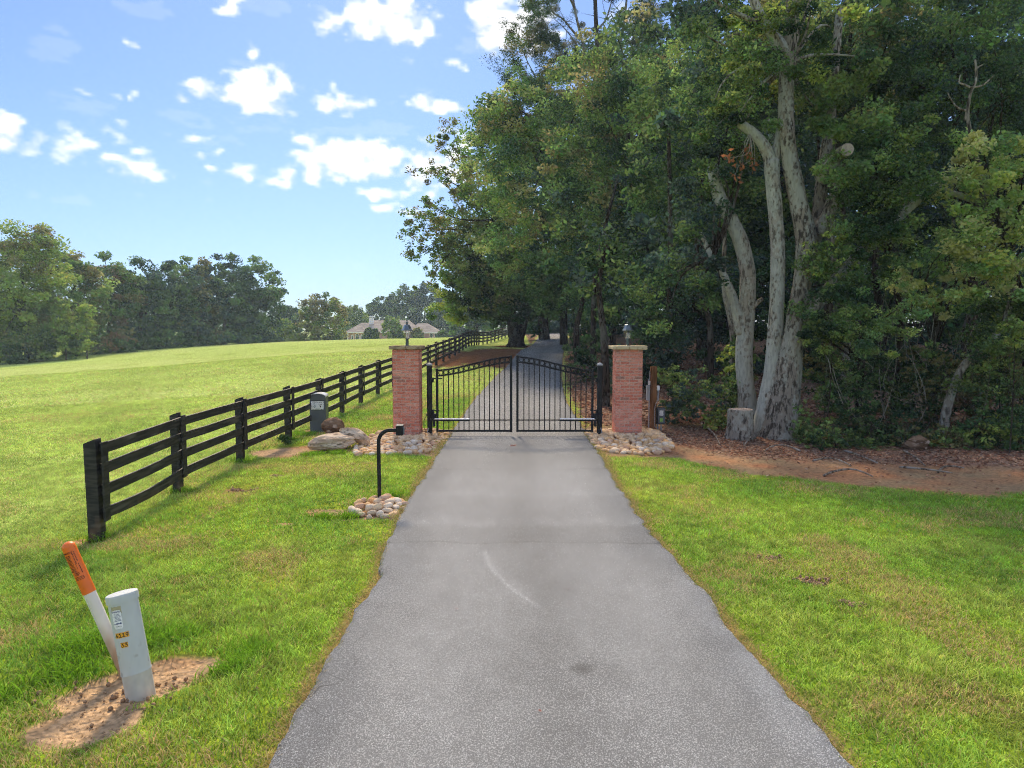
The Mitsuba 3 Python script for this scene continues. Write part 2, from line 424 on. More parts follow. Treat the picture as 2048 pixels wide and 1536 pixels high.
BR = [((.60, .20, .135), (.70, .29, .205)), ((.64, .24, .17), (.72, .32, .235)), ((.55, .17, .115), (.63, .23, .16)), ((.66, .29, .20), (.74, .38, .285)), ((.33, .18, .14), (.50, .21, .15))]
for i, (a, b) in enumerate(BR):
    scene[f'm_brick_{i}'] = {'type': 'diffuse', 'reflectance': mikit.proc(brick_fn(a, b))}
scene['m_mortar'] = {'type': 'diffuse', 'reflectance': mikit.proc(lambda p, n, uv: mikit.mix(C(.46, .33, .26), C(.62, .50, .41), mikit.noise(p.x * 30, p.y * 30, p.z * 30)))}


def cap_fn(p, n, uv):
    c = mikit.mix(C(.52, .42, .25), C(.66, .56, .38), mikit.fbm(p.x * 9, p.y * 9, p.z * 14, 3))
    return mikit.mix(c, C(.24, .20, .13), mikit.smoothstep(.58, .75, mikit.fbm(p.x * 16, p.y * 16, p.z * 16, 3)) * .7)


scene['m_cap_brown'] = {'type': 'diffuse', 'reflectance': mikit.proc(lambda p, n, uv: mikit.mix(C(.20, .14, .09), C(.40, .31, .20), mikit.smoothstep(.3, .7, mikit.fbm(p.x * 8, p.y * 8, p.z * 14, 3))) * (.8 + .4 * mikit.noise(p.x * 40, p.y * 40, p.z * 40)))}
scene['m_cap'] = {'type': 'diffuse', 'reflectance': mikit.proc(cap_fn)}
ST = [((.58, .40, .23), (.72, .56, .38)), ((.56, .44, .31), (.68, .57, .44)), ((.62, .38, .18), (.70, .50, .29)), ((.68, .57, .44), (.78, .69, .57)), ((.50, .32, .21), (.64, .45, .32)), ((.46, .38, .31), (.60, .52, .43))]


def stone_fn(a, b):
    def fn(p, n, uv):
        c = mikit.mix(C(*a), C(*b), mikit.smoothstep(.3, .7, mikit.fbm(p.x * 8, p.y * 8, p.z * 12, 3)))
        return c * (.82 + .36 * mikit.noise(p.x * 55, p.y * 55, p.z * 55))
    return fn


for i, (a, b) in enumerate(ST):
    scene[f'm_stone_{i}'] = {'type': 'diffuse', 'reflectance': mikit.proc(stone_fn(a, b))}


def rock_fn(a, b, c_, z0):
    def fn(p, n, uv):
        q = mikit.fbm(p.x * 4 + p.z * 6, p.y * 4, p.z * 9, 4)
        c = mikit.mix(C(*a), C(*b), mikit.smoothstep(.3, .7, q))
        c = mikit.mix(c, C(*c_), mikit.smoothstep(.55, .72, mikit.fbm(p.x * 9, p.y * 9, p.z * 16, 3)))
        return c * (.8 + .4 * mikit.noise(p.x * 40, p.y * 40, p.z * 40))
    return fn


def rock_h(p, n, uv):
    return .03 * mikit.fbm(p.x * 12, p.y * 12, p.z * 22, 4)


for nm, a in (('m_rock_pale', ((.44, .32, .22), (.68, .57, .44), (.26, .20, .15), 0)), ('m_rock_brown', ((.085, .050, .030), (.22, .145, .095), (.36, .28, .22), 0))):
    scene[nm] = {'type': 'bumpmap', 'arbitrary': mikit.proc(rock_h, 4e-3), 'scale': 1.0, 'nested': {'type': 'diffuse', 'reflectance': mikit.proc(rock_fn(*a))}}


def matte(nm, c, rough=.5, **kw):
    scene[nm] = {'type': 'principled', 'base_color': rgb(*c), 'roughness': rough, **kw}


def mottled(nm, c, rough=.5, amt=.2, f=30, **kw):
    scene[nm] = {'type': 'principled', 'base_color': mikit.proc(lambda p, n, uv: C(*c) * (1 - amt / 2 + amt * mikit.fbm(p.x * f, p.y * f, p.z * f * .6, 3))), 'roughness': rough, **kw}


def pedestal_fn(p, n, uv):
    c = C(.52, .55, .53) * (.88 + .22 * mikit.fbm(p.x * 14, p.y * 14, p.z * 5, 3))
    c = mikit.mix(c, C(.25, .24, .20), mikit.smoothstep(.62, .74, mikit.fbm(p.x * 30, p.y * 30, p.z * 16, 3)) * mikit.smoothstep(.42, .15, p.z) * .5)
    return mikit.mix(c, C(.36, .20, .11), mikit.smoothstep(.16, .01, p.z) * mikit.smoothstep(.4, .7, mikit.noise(p.x * 25, p.y * 25, p.z * 18)) * .6)


def sleeve_fn(p, n, uv):
    c = C(.72, .69, .62) * (.9 + .18 * mikit.fbm(p.x * 20, p.y * 20, p.z * 8, 3))
    st = mikit.smoothstep(.40, .10, p.z + .14 * (mikit.noise(p.x * 22, p.y * 22, p.z * 9) - .5))
    return mikit.mix(c, C(.36, .20, .10), st * .85)


scene['m_pedestal'] = {'type': 'principled', 'base_color': mikit.proc(pedestal_fn), 'roughness': .5}
scene['m_sleeve'] = {'type': 'principled', 'base_color': mikit.proc(sleeve_fn), 'roughness': .45}
mottled('m_base', (.50, .49, .42), .6, .35, 22)
mottled('m_orange', (.78, .16, .018), .42, .25, 18)
matte('m_sticker', (.78, .79, .80), .4)
mottled('m_yellow', (.85, .40, .02), .4, .15, 40)
matte('m_ink', (.02, .02, .025), .5)
matte('m_ink_orange', (.12, .018, .008), .5)
matte('m_ink_blue', (.03, .05, .17), .5)
matte('m_ink_teal', (.10, .22, .24), .5)
mottled('m_box_grey', (.085, .098, .115), .42, .3, 12)
mottled('m_box_lid', (.50, .52, .55), .25, .1, 12)
mottled('m_galv', (.32, .34, .36), .45, .3, 25)
mottled('m_silver', (.80, .81, .82), .3, .1, 25)
mottled('m_lantern', (.05, .075, .07), .35, .4, 30)
mottled('m_lantern_top', (.20, .23, .24), .28, .4, 30, metallic=.7)
matte('m_green', (.22, .42, .08), .5)
matte('m_paper', (.62, .60, .56), .6)
scene['m_glass'] = {'type': 'thindielectric', 'int_ior': 1.5}
matte('m_candle', (.75, .74, .70), .5)


def post_wood(p, n, uv):
    g = mikit.fbm(p.x * 40, p.y * 40, p.z * 3, 3)
    return mikit.mix(C(.13, .062, .028), C(.30, .155, .075), mikit.smoothstep(.3, .7, g))


scene['m_post_wood'] = {'type': 'diffuse', 'reflectance': mikit.proc(post_wood)}


def shingle(p, n, uv):
    r = mikit.cell_rand(p.x * 1.4, p.y * 1.4, p.z * 5)
    return mikit.mix(C(.33, .285, .25), C(.44, .385, .34), r) * (.85 + .3 * mikit.noise(p.x * .8, p.y * .8, p.z * 3))


scene['m_shingle'] = {'type': 'twosided', 'b': {'type': 'diffuse', 'reflectance': mikit.proc(shingle)}}
mottled('m_house_brick', (.46, .28, .25), .8, .3, 8)
matte('m_trim', (.80, .79, .77), .6)
matte('m_pane', (.035, .05, .06), .12, specular=.7)

# ------------------------------------------------------------------ ground and driveway
_xs = np.unique(np.round(np.concatenate([np.linspace(-9, 10, 96), -9 - np.geomspace(.25, 120, 70), 10 + np.geomspace(.25, 60, 40), -129 - np.geomspace(8, 2600, 18), 70 + np.geomspace(8, 2600, 18)]), 3))
_ys = np.unique(np.round(np.concatenate([np.linspace(-8, 30, 170), 30 + np.geomspace(.25, 200, 130), 230 + np.geomspace(10, 2600, 18), -8 - np.geomspace(1, 900, 14)]), 3))
X, Y = np.meshgrid(_xs, _ys, indexing='ij')
_xl, _xr = pl(NPB, Y, XL), pl(NPB, Y, XR)
_in = np.minimum(X - _xl, _xr - X)
H = Z(X, Y)
_o, _d, _w, _l = masks(NPB, X.ravel(), Y.ravel())
_w, _d = _w.reshape(X.shape), _d.reshape(X.shape)
H = H + (fbm2(X, Y, .9, 3, 2) - .5) * .05 * np.clip(-_in / .5, 0, 1) - .05 * _d * (Y < 30) - np.clip(.01 + (_in - .12) * .6, 0, .09) * (_in > .12)
H = H - .025 * np.clip(1 - np.abs(_in) / .3, 0, 1) * (Y < 30)
# leaf-littered bank to the right of the drive beyond the gate
H = H + .45 * np.clip((X - _xr - .4) / 2.2, 0, 1) * np.clip((Y - 19) / 6, 0, 1) * np.clip((120 - Y) / 20, 0, 1)
nx, ny = X.shape
_i, _j = np.meshgrid(np.arange(nx - 1), np.arange(ny - 1), indexing='ij')
_q = np.stack([_i * ny + _j, (_i + 1) * ny + _j, (_i + 1) * ny + _j + 1, _i * ny + _j + 1], -1).reshape(-1, 4)
add('ground', (np.stack([X, Y, H], -1).reshape(-1, 3), _q), 'm_ground', True)
labels['ground'] = {'label': 'rolling ground of lawn, bare soil and leaf litter', 'kind': 'structure'}
_hs = RectBivariateSpline(_xs, _ys, H, kx=1, ky=1)


def ZG(x, y):
    return _hs.ev(x, y)


dys = np.concatenate([np.arange(-8, 24, .06), np.arange(24, 60, .4), np.arange(60, 135, 1.2)])
dxs = np.array([0, .004, .03, .07, .15, .3, .5, .7, .85, .93, .97, .996, 1.0])
_l = pl(NPB, dys, XL) + (meshkit.fbm(np.stack([dys * .9, dys * 0, dys * 0], -1), 2, 3) - .5) * .06 + (meshkit.fbm(np.stack([dys * 5, dys * 0, dys * 0], -1), 3, 4) - .5) * .075
_r = pl(NPB, dys, XR) + (meshkit.fbm(np.stack([dys * .9, dys * 0, dys * 0], -1), 2, 13) - .5) * .06 + (meshkit.fbm(np.stack([dys * 5, dys * 0, dys * 0], -1), 3, 14) - .5) * .075
DXm = _l[:, None] * (1 - dxs) + _r[:, None] * dxs
DYm = np.broadcast_to(dys[:, None], DXm.shape)
DZ = Z(DXm, DYm) + .012 - np.where((dxs == 0) | (dxs == 1), .05, 0)
m_ = len(dxs)
_i, _j = np.meshgrid(np.arange(len(dys) - 1), np.arange(m_ - 1), indexing='ij')
_q = np.stack([_i * m_ + _j, _i * m_ + _j + 1, (_i + 1) * m_ + _j + 1, (_i + 1) * m_ + _j], -1).reshape(-1, 4)
add('driveway', (np.stack([DXm, DYm, DZ], -1).reshape(-1, 3), _q), 'm_drive', True)
labels['driveway'] = {'label': 'long grey asphalt driveway running under the gate and over the rise', 'kind': 'structure'}
LEDGE, REDGE = (lambda y: np.interp(y, dys, _l)), (lambda y: np.interp(y, dys, _r))

# ------------------------------------------------------------------ grass


def blades(rng, x, y, h, w, col, lean, two):
    n = len(x)
    z = ZG(x, y) - .004
    a = rng.uniform(0, 2 * np.pi, n)
    d = np.stack([np.cos(a), np.sin(a), 0 * a], 1)
    b = rng.uniform(0, 2 * np.pi, n)
    s = np.stack([np.cos(b), np.sin(b), 0 * b], 1) * (w / 2)[:, None]
    o = np.stack([x, y, z], 1)
    up = np.array([0, 0, 1.0])
    le = (lean * rng.uniform(.3, 1.3, n) * h)[:, None]
    tip = o + d * le + up * (h * .9)[:, None]
    if two:
        mid = o + d * le * .3 + up * (h * .55)[:, None]
        v = np.stack([o - s, o + s, mid + s * .8, mid - s * .8, tip], 1).reshape(-1, 3)
        k = np.arange(n)[:, None] * 5
        f = np.concatenate([k + [0, 1, 2], k + [0, 2, 3], k + [3, 2, 4]])
        c = np.repeat(col, 5, 0).reshape(n, 5, 3) * np.array([.75, .75, 1.0, 1.0, 1.12])[None, :, None]
        return v, f, c.reshape(-1, 3)
    v = np.stack([o - s, o + s, tip], 1).reshape(-1, 3)
    return v, np.arange(3 * n).reshape(-1, 3), np.repeat(col, 3, 0)


def grass_colour(rng, x, y, off):
    n = len(x)
    t = np.clip((fbm2(x, y, .55, 3, 41) - .32) / .36, 0, 1)[:, None]
    u = np.clip((fbm2(x, y, 2.2, 3, 42) - .35) / .3, 0, 1)[:, None]
    c = np.array([.25, .425, .08]) * (1 - t) + np.array([.51, .62, .135]) * t
    c = c * (1 - .5 * u) + np.array([.32, .56, .07]) * .5 * u
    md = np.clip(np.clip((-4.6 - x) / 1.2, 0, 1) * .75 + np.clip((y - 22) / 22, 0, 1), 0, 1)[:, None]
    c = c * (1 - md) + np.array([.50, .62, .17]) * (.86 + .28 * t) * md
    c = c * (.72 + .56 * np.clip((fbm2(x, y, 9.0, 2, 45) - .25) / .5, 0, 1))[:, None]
    st = np.clip((fbm2(x, y, 1.1, 4, 43) - .53) / .14, 0, 1) * .55 + .06
    st = st * (1 - .6 * md[:, 0])
    st = np.maximum(st, np.clip((.13 - off) / .10, 0, 1) * .8)
    straw = rng.random(n) < st
    c = np.where(straw[:, None], np.array([.60, .47, .22]), c)
    return c * (1 + rng.uniform(-.45, .4, (n, 1)) * (1 - .6 * md)) * (1 + rng.normal(0, .06, (n, 3)))


def lawn(seed, n, box, h, w, lean, two, region):
    rng = np.random.default_rng(seed)
    x, y = rng.uniform(box[0], box[1], n), rng.uniform(box[2], box[3], n)
    k = region(x, y)
    x, y = x[k], y[k]
    off, dirt, wood, litter = masks(NPB, x, y)
    real = np.maximum(LEDGE(y) - x, x - REDGE(y))
    keep = rng.random(len(x)) < np.clip(1 - 1.15 * dirt, 0, 1) * np.clip(1 - 1.25 * wood + .24 * (wood > .5) * (litter < .4), 0, 1)
    keep &= (real > -.015) | (rng.random(len(x)) < .12) & (real > -.07)
    x, y, off = x[keep], y[keep], off[keep]
    tall = .62 + .95 * fbm2(x, y, 1.6, 3, 44) ** 1.5
    hh = h * tall * rng.uniform(.6, 1.4, len(x)) * np.clip(.35 + off * 2.2, .35, 1)
    return blades(rng, x, y, hh, w * rng.uniform(.7, 1.4, len(x)), grass_colour(rng, x, y, off), lean, two)


def frustum(x, y):
    return np.abs(x) < .76 * y + .8


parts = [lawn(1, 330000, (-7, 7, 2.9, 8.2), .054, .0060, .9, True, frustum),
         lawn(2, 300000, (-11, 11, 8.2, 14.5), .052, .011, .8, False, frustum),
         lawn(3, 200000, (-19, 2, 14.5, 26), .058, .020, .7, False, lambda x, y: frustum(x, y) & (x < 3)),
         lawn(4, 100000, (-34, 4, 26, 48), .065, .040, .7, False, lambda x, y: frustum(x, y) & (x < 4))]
# dry straw-coloured fringe creeping over the edges of the asphalt
rng = np.random.default_rng(78)
for edge, sgn in ((LEDGE, -1), (REDGE, 1)):
    n = 15000
    y = rng.uniform(3, 17, n) ** 1.0
    x = edge(y) + sgn * (rng.gamma(1.6, .045, n) - .03)
    kk = rng.random(n) < np.clip(.25 + 1.5 * (fbm2(x, y, 1.3, 3, 46) - .35), .1, 1)
    x, y = x[kk], y[kk]
    c = np.where(rng.random((len(x), 1)) < .68, np.array([.58, .44, .21]), np.array([.30, .40, .07])) * rng.uniform(.6, 1.25, (len(x), 1))
    zz = np.maximum(ZG(x, y), Z(x, y) + .008)
    b = blades(rng, x, y, rng.uniform(.015, .045, len(x)), np.clip(y * .0011, .006, .014), c, 1.4, False)
    b[0][:, 2] += np.repeat(zz - ZG(x, y), 3)
    parts.append(b)
# unmown tufts at the foot of posts and beside the bare soil
rng = np.random.default_rng(77)
TUFT = [(-5.05, 8.5, .16), (-5.2, 10.95, .2), (-5.15, 13.4, .2), (-5.0, 15.8, .25), (-2.2, 9.4, .16), (-2.5, 9.35, .2), (-4.0, 14.0, .3), (-3.5, 14.1, .25), (-4.9, 16.6, .3), (-5.1, 17, .3), (-3.35, 5.35, .25), (-3.1, 5.5, .3),
        (-2.0, 5.25, .2), (-2.05, 5.0, .15), (-3.6, 4.6, .3), (-3.2, 5.0, .25), (-2.75, 5.55, .25), (-1.75, 10.35, .25)]
for cx, cy, r in TUFT:
    n = int(1500 * r)
    x, y = cx + rng.normal(0, r * .5, n), cy + rng.normal(0, r * .4, n)
    k = np.maximum(LEDGE(y) - x, x - REDGE(y)) > 0
    x, y = x[k], y[k]
    c = np.array([.20, .38, .03]) * rng.uniform(.6, 1.5, (len(x), 1))
    parts.append(blades(rng, x, y, rng.uniform(.05, .15, len(x)), rng.uniform(.007, .013, len(x)), c, .9, True))
_v = np.vstack([p[0] for p in parts])
_n = np.cumsum([0] + [len(p[0]) for p in parts])
_f = np.vstack([p[1] + k for p, k in zip(parts, _n)])
add('grass', (_v, _f), 'm_grass', False, color=np.clip(np.vstack([p[2] for p in parts]), 0, 1))
labels['grass'] = {'label': 'mown green lawn grass with straw coloured patches', 'category': 'grass', 'kind': 'stuff'}


# ------------------------------------------------------------------ black four-board fence
FEN = [(8.5, -5.06), (11, -5.22), (13.4, -5.17), (15.5, -5.02), (22.5, -4.97), (25.2, -4.88), (34.1, -4.25), (41.3, -3.82), (46.7, -3.55), (56, -3.3), (65, -3.0), (76, -1.6), (84, -.45), (96, 1.3)]
rng = np.random.default_rng(5)
fence = thing('board_fence', 'long black four-board wooden fence climbing along the meadow beside the driveway', 'fence')
ys, posts = 8.5, []
while ys < 95:
    posts.append((float(np.interp(ys, [a for a, _ in FEN], [b for _, b in FEN])), ys))
    ys += 2.44
posts = [np.array([x, y, float(ZG(x, y))]) for x, y in posts]
BZ = [1.125, .88, .615, .325]
for k, p in enumerate(posts):
    q = posts[min(k + 1, len(posts) - 1)] - posts[max(k - 1, 0)]
    a = math.atan2(q[1], q[0])
    ht = 1.235 + rng.uniform(-.015, .02)
    h = ht + .12
    m = bev(.145 if k == 0 else .125, .145 if k == 0 else .125, h, .006, (0, 0, h / 2 - .12))
    v = m.vertices.copy()
    v[:, 2] += np.where(v[:, 2] > .5, -.045 * (v[:, 1] + .06) / .12 + .01, 0)
    m.vertices = v
    m.apply_transform(trimesh.transformations.euler_matrix(rng.normal(0, .008), rng.normal(0, .008), a))
    m.apply_translation(p)
    add(fence + '__post', m, 'm_black_wood')
    n = np.array([math.sin(a), -math.cos(a), 0])
    b = bev(.135, .022, .97, .003, (0, -.115, .735))
    b.apply_transform(trimesh.transformations.euler_matrix(0, rng.normal(0, .006), a))
    b.apply_translation(p + n * (.012 if k == 0 else 0))
    add(fence + '__cover_board', b, 'm_black_wood')
    if k + 1 < len(posts):
        d = posts[k + 1] - p
        L = np.linalg.norm(d[:2])
        aa = math.atan2(d[1], d[0])
        nn = np.array([math.sin(aa), -math.cos(aa), 0])
        for zc in BZ:
            e0, e1 = rng.normal(0, .006, 2)
            st = 7
            tt = np.linspace(0, 1, st)
            sag = rng.normal(0, .008)
            if k == 0 and zc == BZ[3]:
                sag = -.05
            hb = .135 + rng.normal(0, .004)
            V = []
            for s in tt:
                o = p + d * s + nn * (.0815 + .0015 * rng.normal()) + np.array([0, 0, zc + e0 * (1 - s) + e1 * s + sag * math.sin(math.pi * s) + .0012 * rng.normal()])
                V += [o - nn * .011 + [0, 0, hb / 2], o + nn * .011 + [0, 0, hb / 2 - .003], o + nn * .011 - [0, 0, hb / 2], o - nn * .011 - [0, 0, hb / 2]]
            V = np.array(V)
            F = []
            for s in range(st - 1):
                for c in range(4):
                    i0, i1 = s * 4 + c, s * 4 + (c + 1) % 4
                    F += [[i0, i1, i1 + 4], [i0, i1 + 4, i0 + 4]]
            e = (st - 1) * 4
            F += [[0, 2, 1], [0, 3, 2], [e, e + 1, e + 2], [e, e + 2, e + 3]]
            add(fence + '__board', (V, np.array(F)), 'm_black_wood')

# ------------------------------------------------------------------ brick gate pillars with lanterns
BH, PW = .0677, .60


def brickmesh(l, d, seed):
    r = np.random.default_rng(seed)
    m = bev(l, d, BH - .010, .005)
    m.vertices = m.vertices + r.normal(0, .0011, m.vertices.shape)
    return m


STRETCH = {(ax, k): mikit.ply(brickmesh(.190, .09, k) if ax == 0 else brickmesh(.09, .190, 10 + k), 'm_brick_0') for ax in (0, 1) for k in range(4)}


def lantern(key, c, top_bsdf):
    x, y, z = c
    add(key + '__post_sleeve', lathe([(.0, 0), (.055, 0), (.055, .012), (.036, .02), (.034, .15), (.05, .155), (.05, .168), (0, .168)], 16, c), 'm_lantern', 40)
    prof = [(.062, .168), (.098, .26), (.118, .345)]
    sides = 6
    cages = []
    for k in range(sides):
        a = k * 2 * math.pi / sides + .3
        pts = [(x + r * math.cos(a), y + r * math.sin(a), z + h) for r, h in prof]
        add(key + '__rib', tube(spline(pts, 6), .0055, 5), 'm_lantern', 50)
        a2 = (k + 1) * 2 * math.pi / sides + .3
        V = []
        for r, h in prof:
            V += [(x + (r - .004) * math.cos(a), y + (r - .004) * math.sin(a), z + h), (x + (r - .004) * math.cos(a2), y + (r - .004) * math.sin(a2), z + h)]
        add(key + '__pane', (np.array(V), np.array([[0, 1, 3, 2], [2, 3, 5, 4]])), 'm_glass')
    add(key + '__rim', lathe([(.112, .343), (.132, .343), (.135, .352), (.128, .362), (.0, .364)], 6, c), top_bsdf)
    add(key + '__roof', lathe([(.128, .363), (.098, .395), (.082, .44), (.062, .475), (.030, .492), (0, .495)], 6, c), top_bsdf)
    add(key + '__finial', lathe([(0, .485), (.022, .49), (.014, .505), (.034, .52), (.034, .53), (.016, .545), (.010, .56), (.016, .575), (.006, .60), (.003, .635), (0, .64)], 12, c), 'm_lantern', 40)
    for a in (0, 2.1, 4.2):
        q = (x + .026 * math.cos(a), y + .026 * math.sin(a), z)
        add(key + '__candle', lathe([(.009, .168), (.009, .245), (.004, .247), (.012, .265), (.010, .29), (0, .31)], 8, q), 'm_candle', 40)


def pillar(cx, cy, z0, seed, label, lamp_label, courses, caps, top):
    r = np.random.default_rng(seed)
    key = thing('brick_pillar', label, 'pillar', None)
    add(key + '__mortar_core', bev(PW - .014, PW - .014, courses * BH + .1, .01, (cx, cy, z0 + (courses * BH - .1) / 2)), 'm_mortar')
    h = PW / 2
    for c in range(courses):
        z = z0 + (c + .5) * BH
        even = c % 2 == 0
        spots = []
        for s in (-1, 1):
            if even:
                spots += [(0, dx, s * (h - .045)) for dx in (-.2035, 0, .2035)] + [(1, s * (h - .045), dy) for dy in (-.1035, .1035)]
            else:
                spots += [(1, s * (h - .045), dy) for dy in (-.2035, 0, .2035)] + [(0, dx, s * (h - .045)) for dx in (-.1035, .1035)]
        for ax, dx, dy in spots:
            j = r.choice(5, p=[.34, .28, .2, .12, .06])
            sh = dict(STRETCH[(ax, int(r.integers(4)))])
            sh['bsdf'] = {'type': 'ref', 'id': f'm_brick_{j}'}
            place(key + '__brick', sh, T().translate([cx + dx + r.normal(0, .0012), cy + dy + r.normal(0, .0012), z + r.normal(0, .0007)]))
    zt = z0 + courses * BH
    H = .40
    sl = []
    for (x0, x1, y0, y1) in caps:
        m = bev((x1 - x0) - .008, (y1 - y0) - .008, .082 + r.uniform(-.004, .004), .012, ((x0 + x1) / 2, (y0 + y1) / 2, .041))
        m = trimesh.Trimesh(*trimesh.remesh.subdivide(m.vertices, m.faces), process=False)
        m.vertices = m.vertices + (meshkit.noise(m.vertices * 14, seed)[:, None] - .5) * .014 * np.array([1, 1, .6])
        m.apply_translation((cx, cy, zt))
        add(key + '__cap_stone', m, 'm_cap' if seed == 2 else 'm_cap_brown', 35)
    lk = thing('lantern', lamp_label, 'lantern', None)
    lantern(lk, (cx, cy, zt + .078), top)
    return zt


CAP1 = [(-.37, .02, -.37, .05), (.02, .37, -.37, -.02), (-.37, -.05, .05, .37), (-.05, .37, .05, .37), (.02, .37, -.02, .05)]
CAP2 = [(-.39, -.30, -.39, .12), (-.30, -.02, -.39, 0), (-.02, .17, -.39, .02), (.17, .39, -.39, .1), (-.39, 0, .12, .39), (0, .39, .1, .39), (-.30, .17, .02, .1)]
LP = np.array([-2.41, 16.35])
RP = np.array([2.66, 16.35])
pillar(LP[0], LP[1], .0, 1, 'red brick gate pillar left of the driveway with a stained stone cap', 'black glass lantern on the left brick pillar, meadow behind it', 30, CAP1, 'm_lantern_top')
pillar(RP[0], RP[1], .0, 2, 'red brick gate pillar right of the driveway with a pale yellow stone cap', 'black glass lantern on the right brick pillar, dark woods behind it', 30, CAP2, 'm_lantern_top')

# ------------------------------------------------------------------ steel gate: posts, two leaves, operators
GY = 16.3


def bar(p, q, w, d=None):
    p, q = np.array(p, float), np.array(q, float)
    L = np.linalg.norm(q - p)
    m = bev(w, d or w, L, min(w, d or w) * .12)
    z = (q - p) / L
    x = np.array([1.0, 0, 0]) if abs(z[0]) < .9 else np.array([0, 0, 1.0])
    yv = np.cross(z, x)
    yv /= np.linalg.norm(yv)
    x = np.cross(yv, z)
    M = np.eye(4)
    M[:3, 0], M[:3, 1], M[:3, 2], M[:3, 3] = x, yv, z, (p + q) / 2
    m.apply_transform(M)
    return m


def gx(px):
    return (px - 1024) / FPX * GY / math.cos(0)


ARCH = lambda s: s * s * (3 - 2 * s) * .7 + .3 * s


def leaf(x0, x1, label, flip):
    """x0: hinge side, x1: meeting side"""
    key = thing('gate_leaf', label, 'gate')
    sg = 1 if x1 > x0 else -1
    zb, zh, zm = .145, 1.545, 1.855
    add(key + '__hinge_stile', bar((x0, GY, zb - .03), (x0, GY, zh + .04), .052), 'm_black_metal')
    add(key + '__meeting_stile', bar((x1, GY, zb - .03), (x1, GY, zm + .04), .055), 'm_black_metal')
    a, b = x0 + sg * .027, x1 - sg * .028
    add(key + '__bottom_rail', bar((a, GY, zb), (b, GY, zb), .048, .04), 'm_black_metal')
    add(key + '__middle_rail', bar((a, GY, zb + .25), (b, GY, zb + .25), .028, .03), 'm_black_metal')
    S = np.linspace(0, 1, 25)
    for nm, dz in (('top_rail', 0), ('lower_arch_rail', -.125)):
        P = np.stack([a + (b - a) * S, S * 0 + GY, zh + (zm - zh) * ARCH(S) + dz], 1)
        add(key + '__' + nm, tube(P, .0165, 4), 'm_black_metal')
    n = 13
    for k in range(1, n + 1):
        s = k / (n + 1)
        x = a + (b - a) * s
        add(key + '__picket', bar((x, GY, zb + .02), (x, GY, zh + (zm - zh) * ARCH(s) - .004), .021), 'm_black_metal')
    for k in range(n + 1):
        s = (k + .5) / (n + 1)
        x, z = a + (b - a) * s, zh + (zm - zh) * ARCH(s) - .0625
        t = np.linspace(0, 2 * np.pi, 25)
        R = .047
        add(key + '__ring', tube(np.stack([x + R * np.cos(t), t * 0 + GY, z + R * np.sin(t)], 1), .0085, 6, cap=False), 'm_black_metal', True)
    for z in (1.36, .62):
        add(key + '__hinge', join([bar((x0 - sg * .13, GY + .0, z), (x0 + sg * (.12 if z > 1 else .05), GY - .0, z), .024), bev(.05, .05, .11, .005, (x0 - sg * .10, GY, z - .035))]), 'm_black_metal')
    return zb


GL, GR, GM = -1.725, 1.855, .052
leaf(GL, GM - .073, 'left leaf of the black metal driveway gate with arched top and row of rings', 1)
leaf(GR, GM + .073, 'right leaf of the black metal driveway gate with arched top and row of rings', -1)


def gate_post(x, label, lab2, sg, lab3):
    key = thing('gate_post', label, 'post')
    add(key + '__post', bar((x, GY, -.1), (x, GY, 1.66), .112), 'm_black_metal')
    add(key + '__cap', join([bev(.13, .13, .03, .004, (x, GY, 1.675)), trimesh.convex.convex_hull(np.array([(x + i * .06, GY + j * .06, 1.69) for i in (-1, 1) for j in (-1, 1)] + [(x, GY, 1.73)]))]), 'm_galv')
    add(key + '__cable', tube(spline([(x - sg * .02, GY - .075, .22), (x - sg * .05, GY - .09, .1), (x - sg * .02, GY - .12, .02), (x - sg * .1, GY - .16, .03)], 14), .012, 7), 'm_galv', 40)
    add(key + '__bracket', join([bev(.10, .16, .16, .008, (x + sg * .09, GY - .02, .47)), bev(.05, .12, .22, .008, (x + sg * .10, GY - .03, .36)), bev(.16, .13, .03, .004, (x, GY, .52))]), 'm_black_metal')
    if sg > 0:
        add(key + '__wire', tube(spline([(x - .06, GY - .03, .5), (x - .13, GY - .05, .36), (x - .12, GY - .04, .2), (x - .05, GY - .06, .1)], 14), .006, 5), 'm_black_metal', 40)
    k2 = thing('gate_operator', lab2, 'gate opener')
    add(k2 + '__arm_tube', tube([(x + sg * .09, GY - .10, .435), (x + sg * .92, GY - .10, .435)], .018, 10), 'm_silver', 40)
    add(k2 + '__housing', bev(.78, .03, .03, .006, (x + sg * .53, GY - .085, .395)), 'm_black_metal')
    add(k2 + '__end_bracket', bev(.07, .06, .06, .006, (x + sg * .09, GY - .10, .455)), 'm_black_metal')


gate_post(-1.90, 'black square gate post beside the left brick pillar', 'silver gate opener arm across the left gate leaf', 1, '')
gate_post(2.02, 'black square gate post beside the right brick pillar', 'silver gate opener arm across the right gate leaf', -1, '')

# ------------------------------------------------------------------ rounded river stones
rng = np.random.default_rng(11)


def pebble(seed):
    r = np.random.default_rng(seed)
    m = trimesh.creation.icosphere(subdivisions=2)
    v = m.vertices.copy()
    v = np.sign(v) * np.abs(v) ** .88
    v *= (1 + .28 * (meshkit.noise(v * 1.1 + seed, seed)[:, None] - .5) + .12 * (meshkit.noise(v * 2.6 + seed, seed + 3)[:, None] - .5))
    v *= np.array([1, .68 + .2 * r.random(), .52 + .16 * r.random()])
    m.vertices = v
    return m


PEBM = [(np.array(m_.vertices), np.array(m_.faces)) for m_ in (pebble(k) for k in range(10))]
PEB = [mikit.ply(pebble(k), 'm_stone_0', True) for k in range(10)]


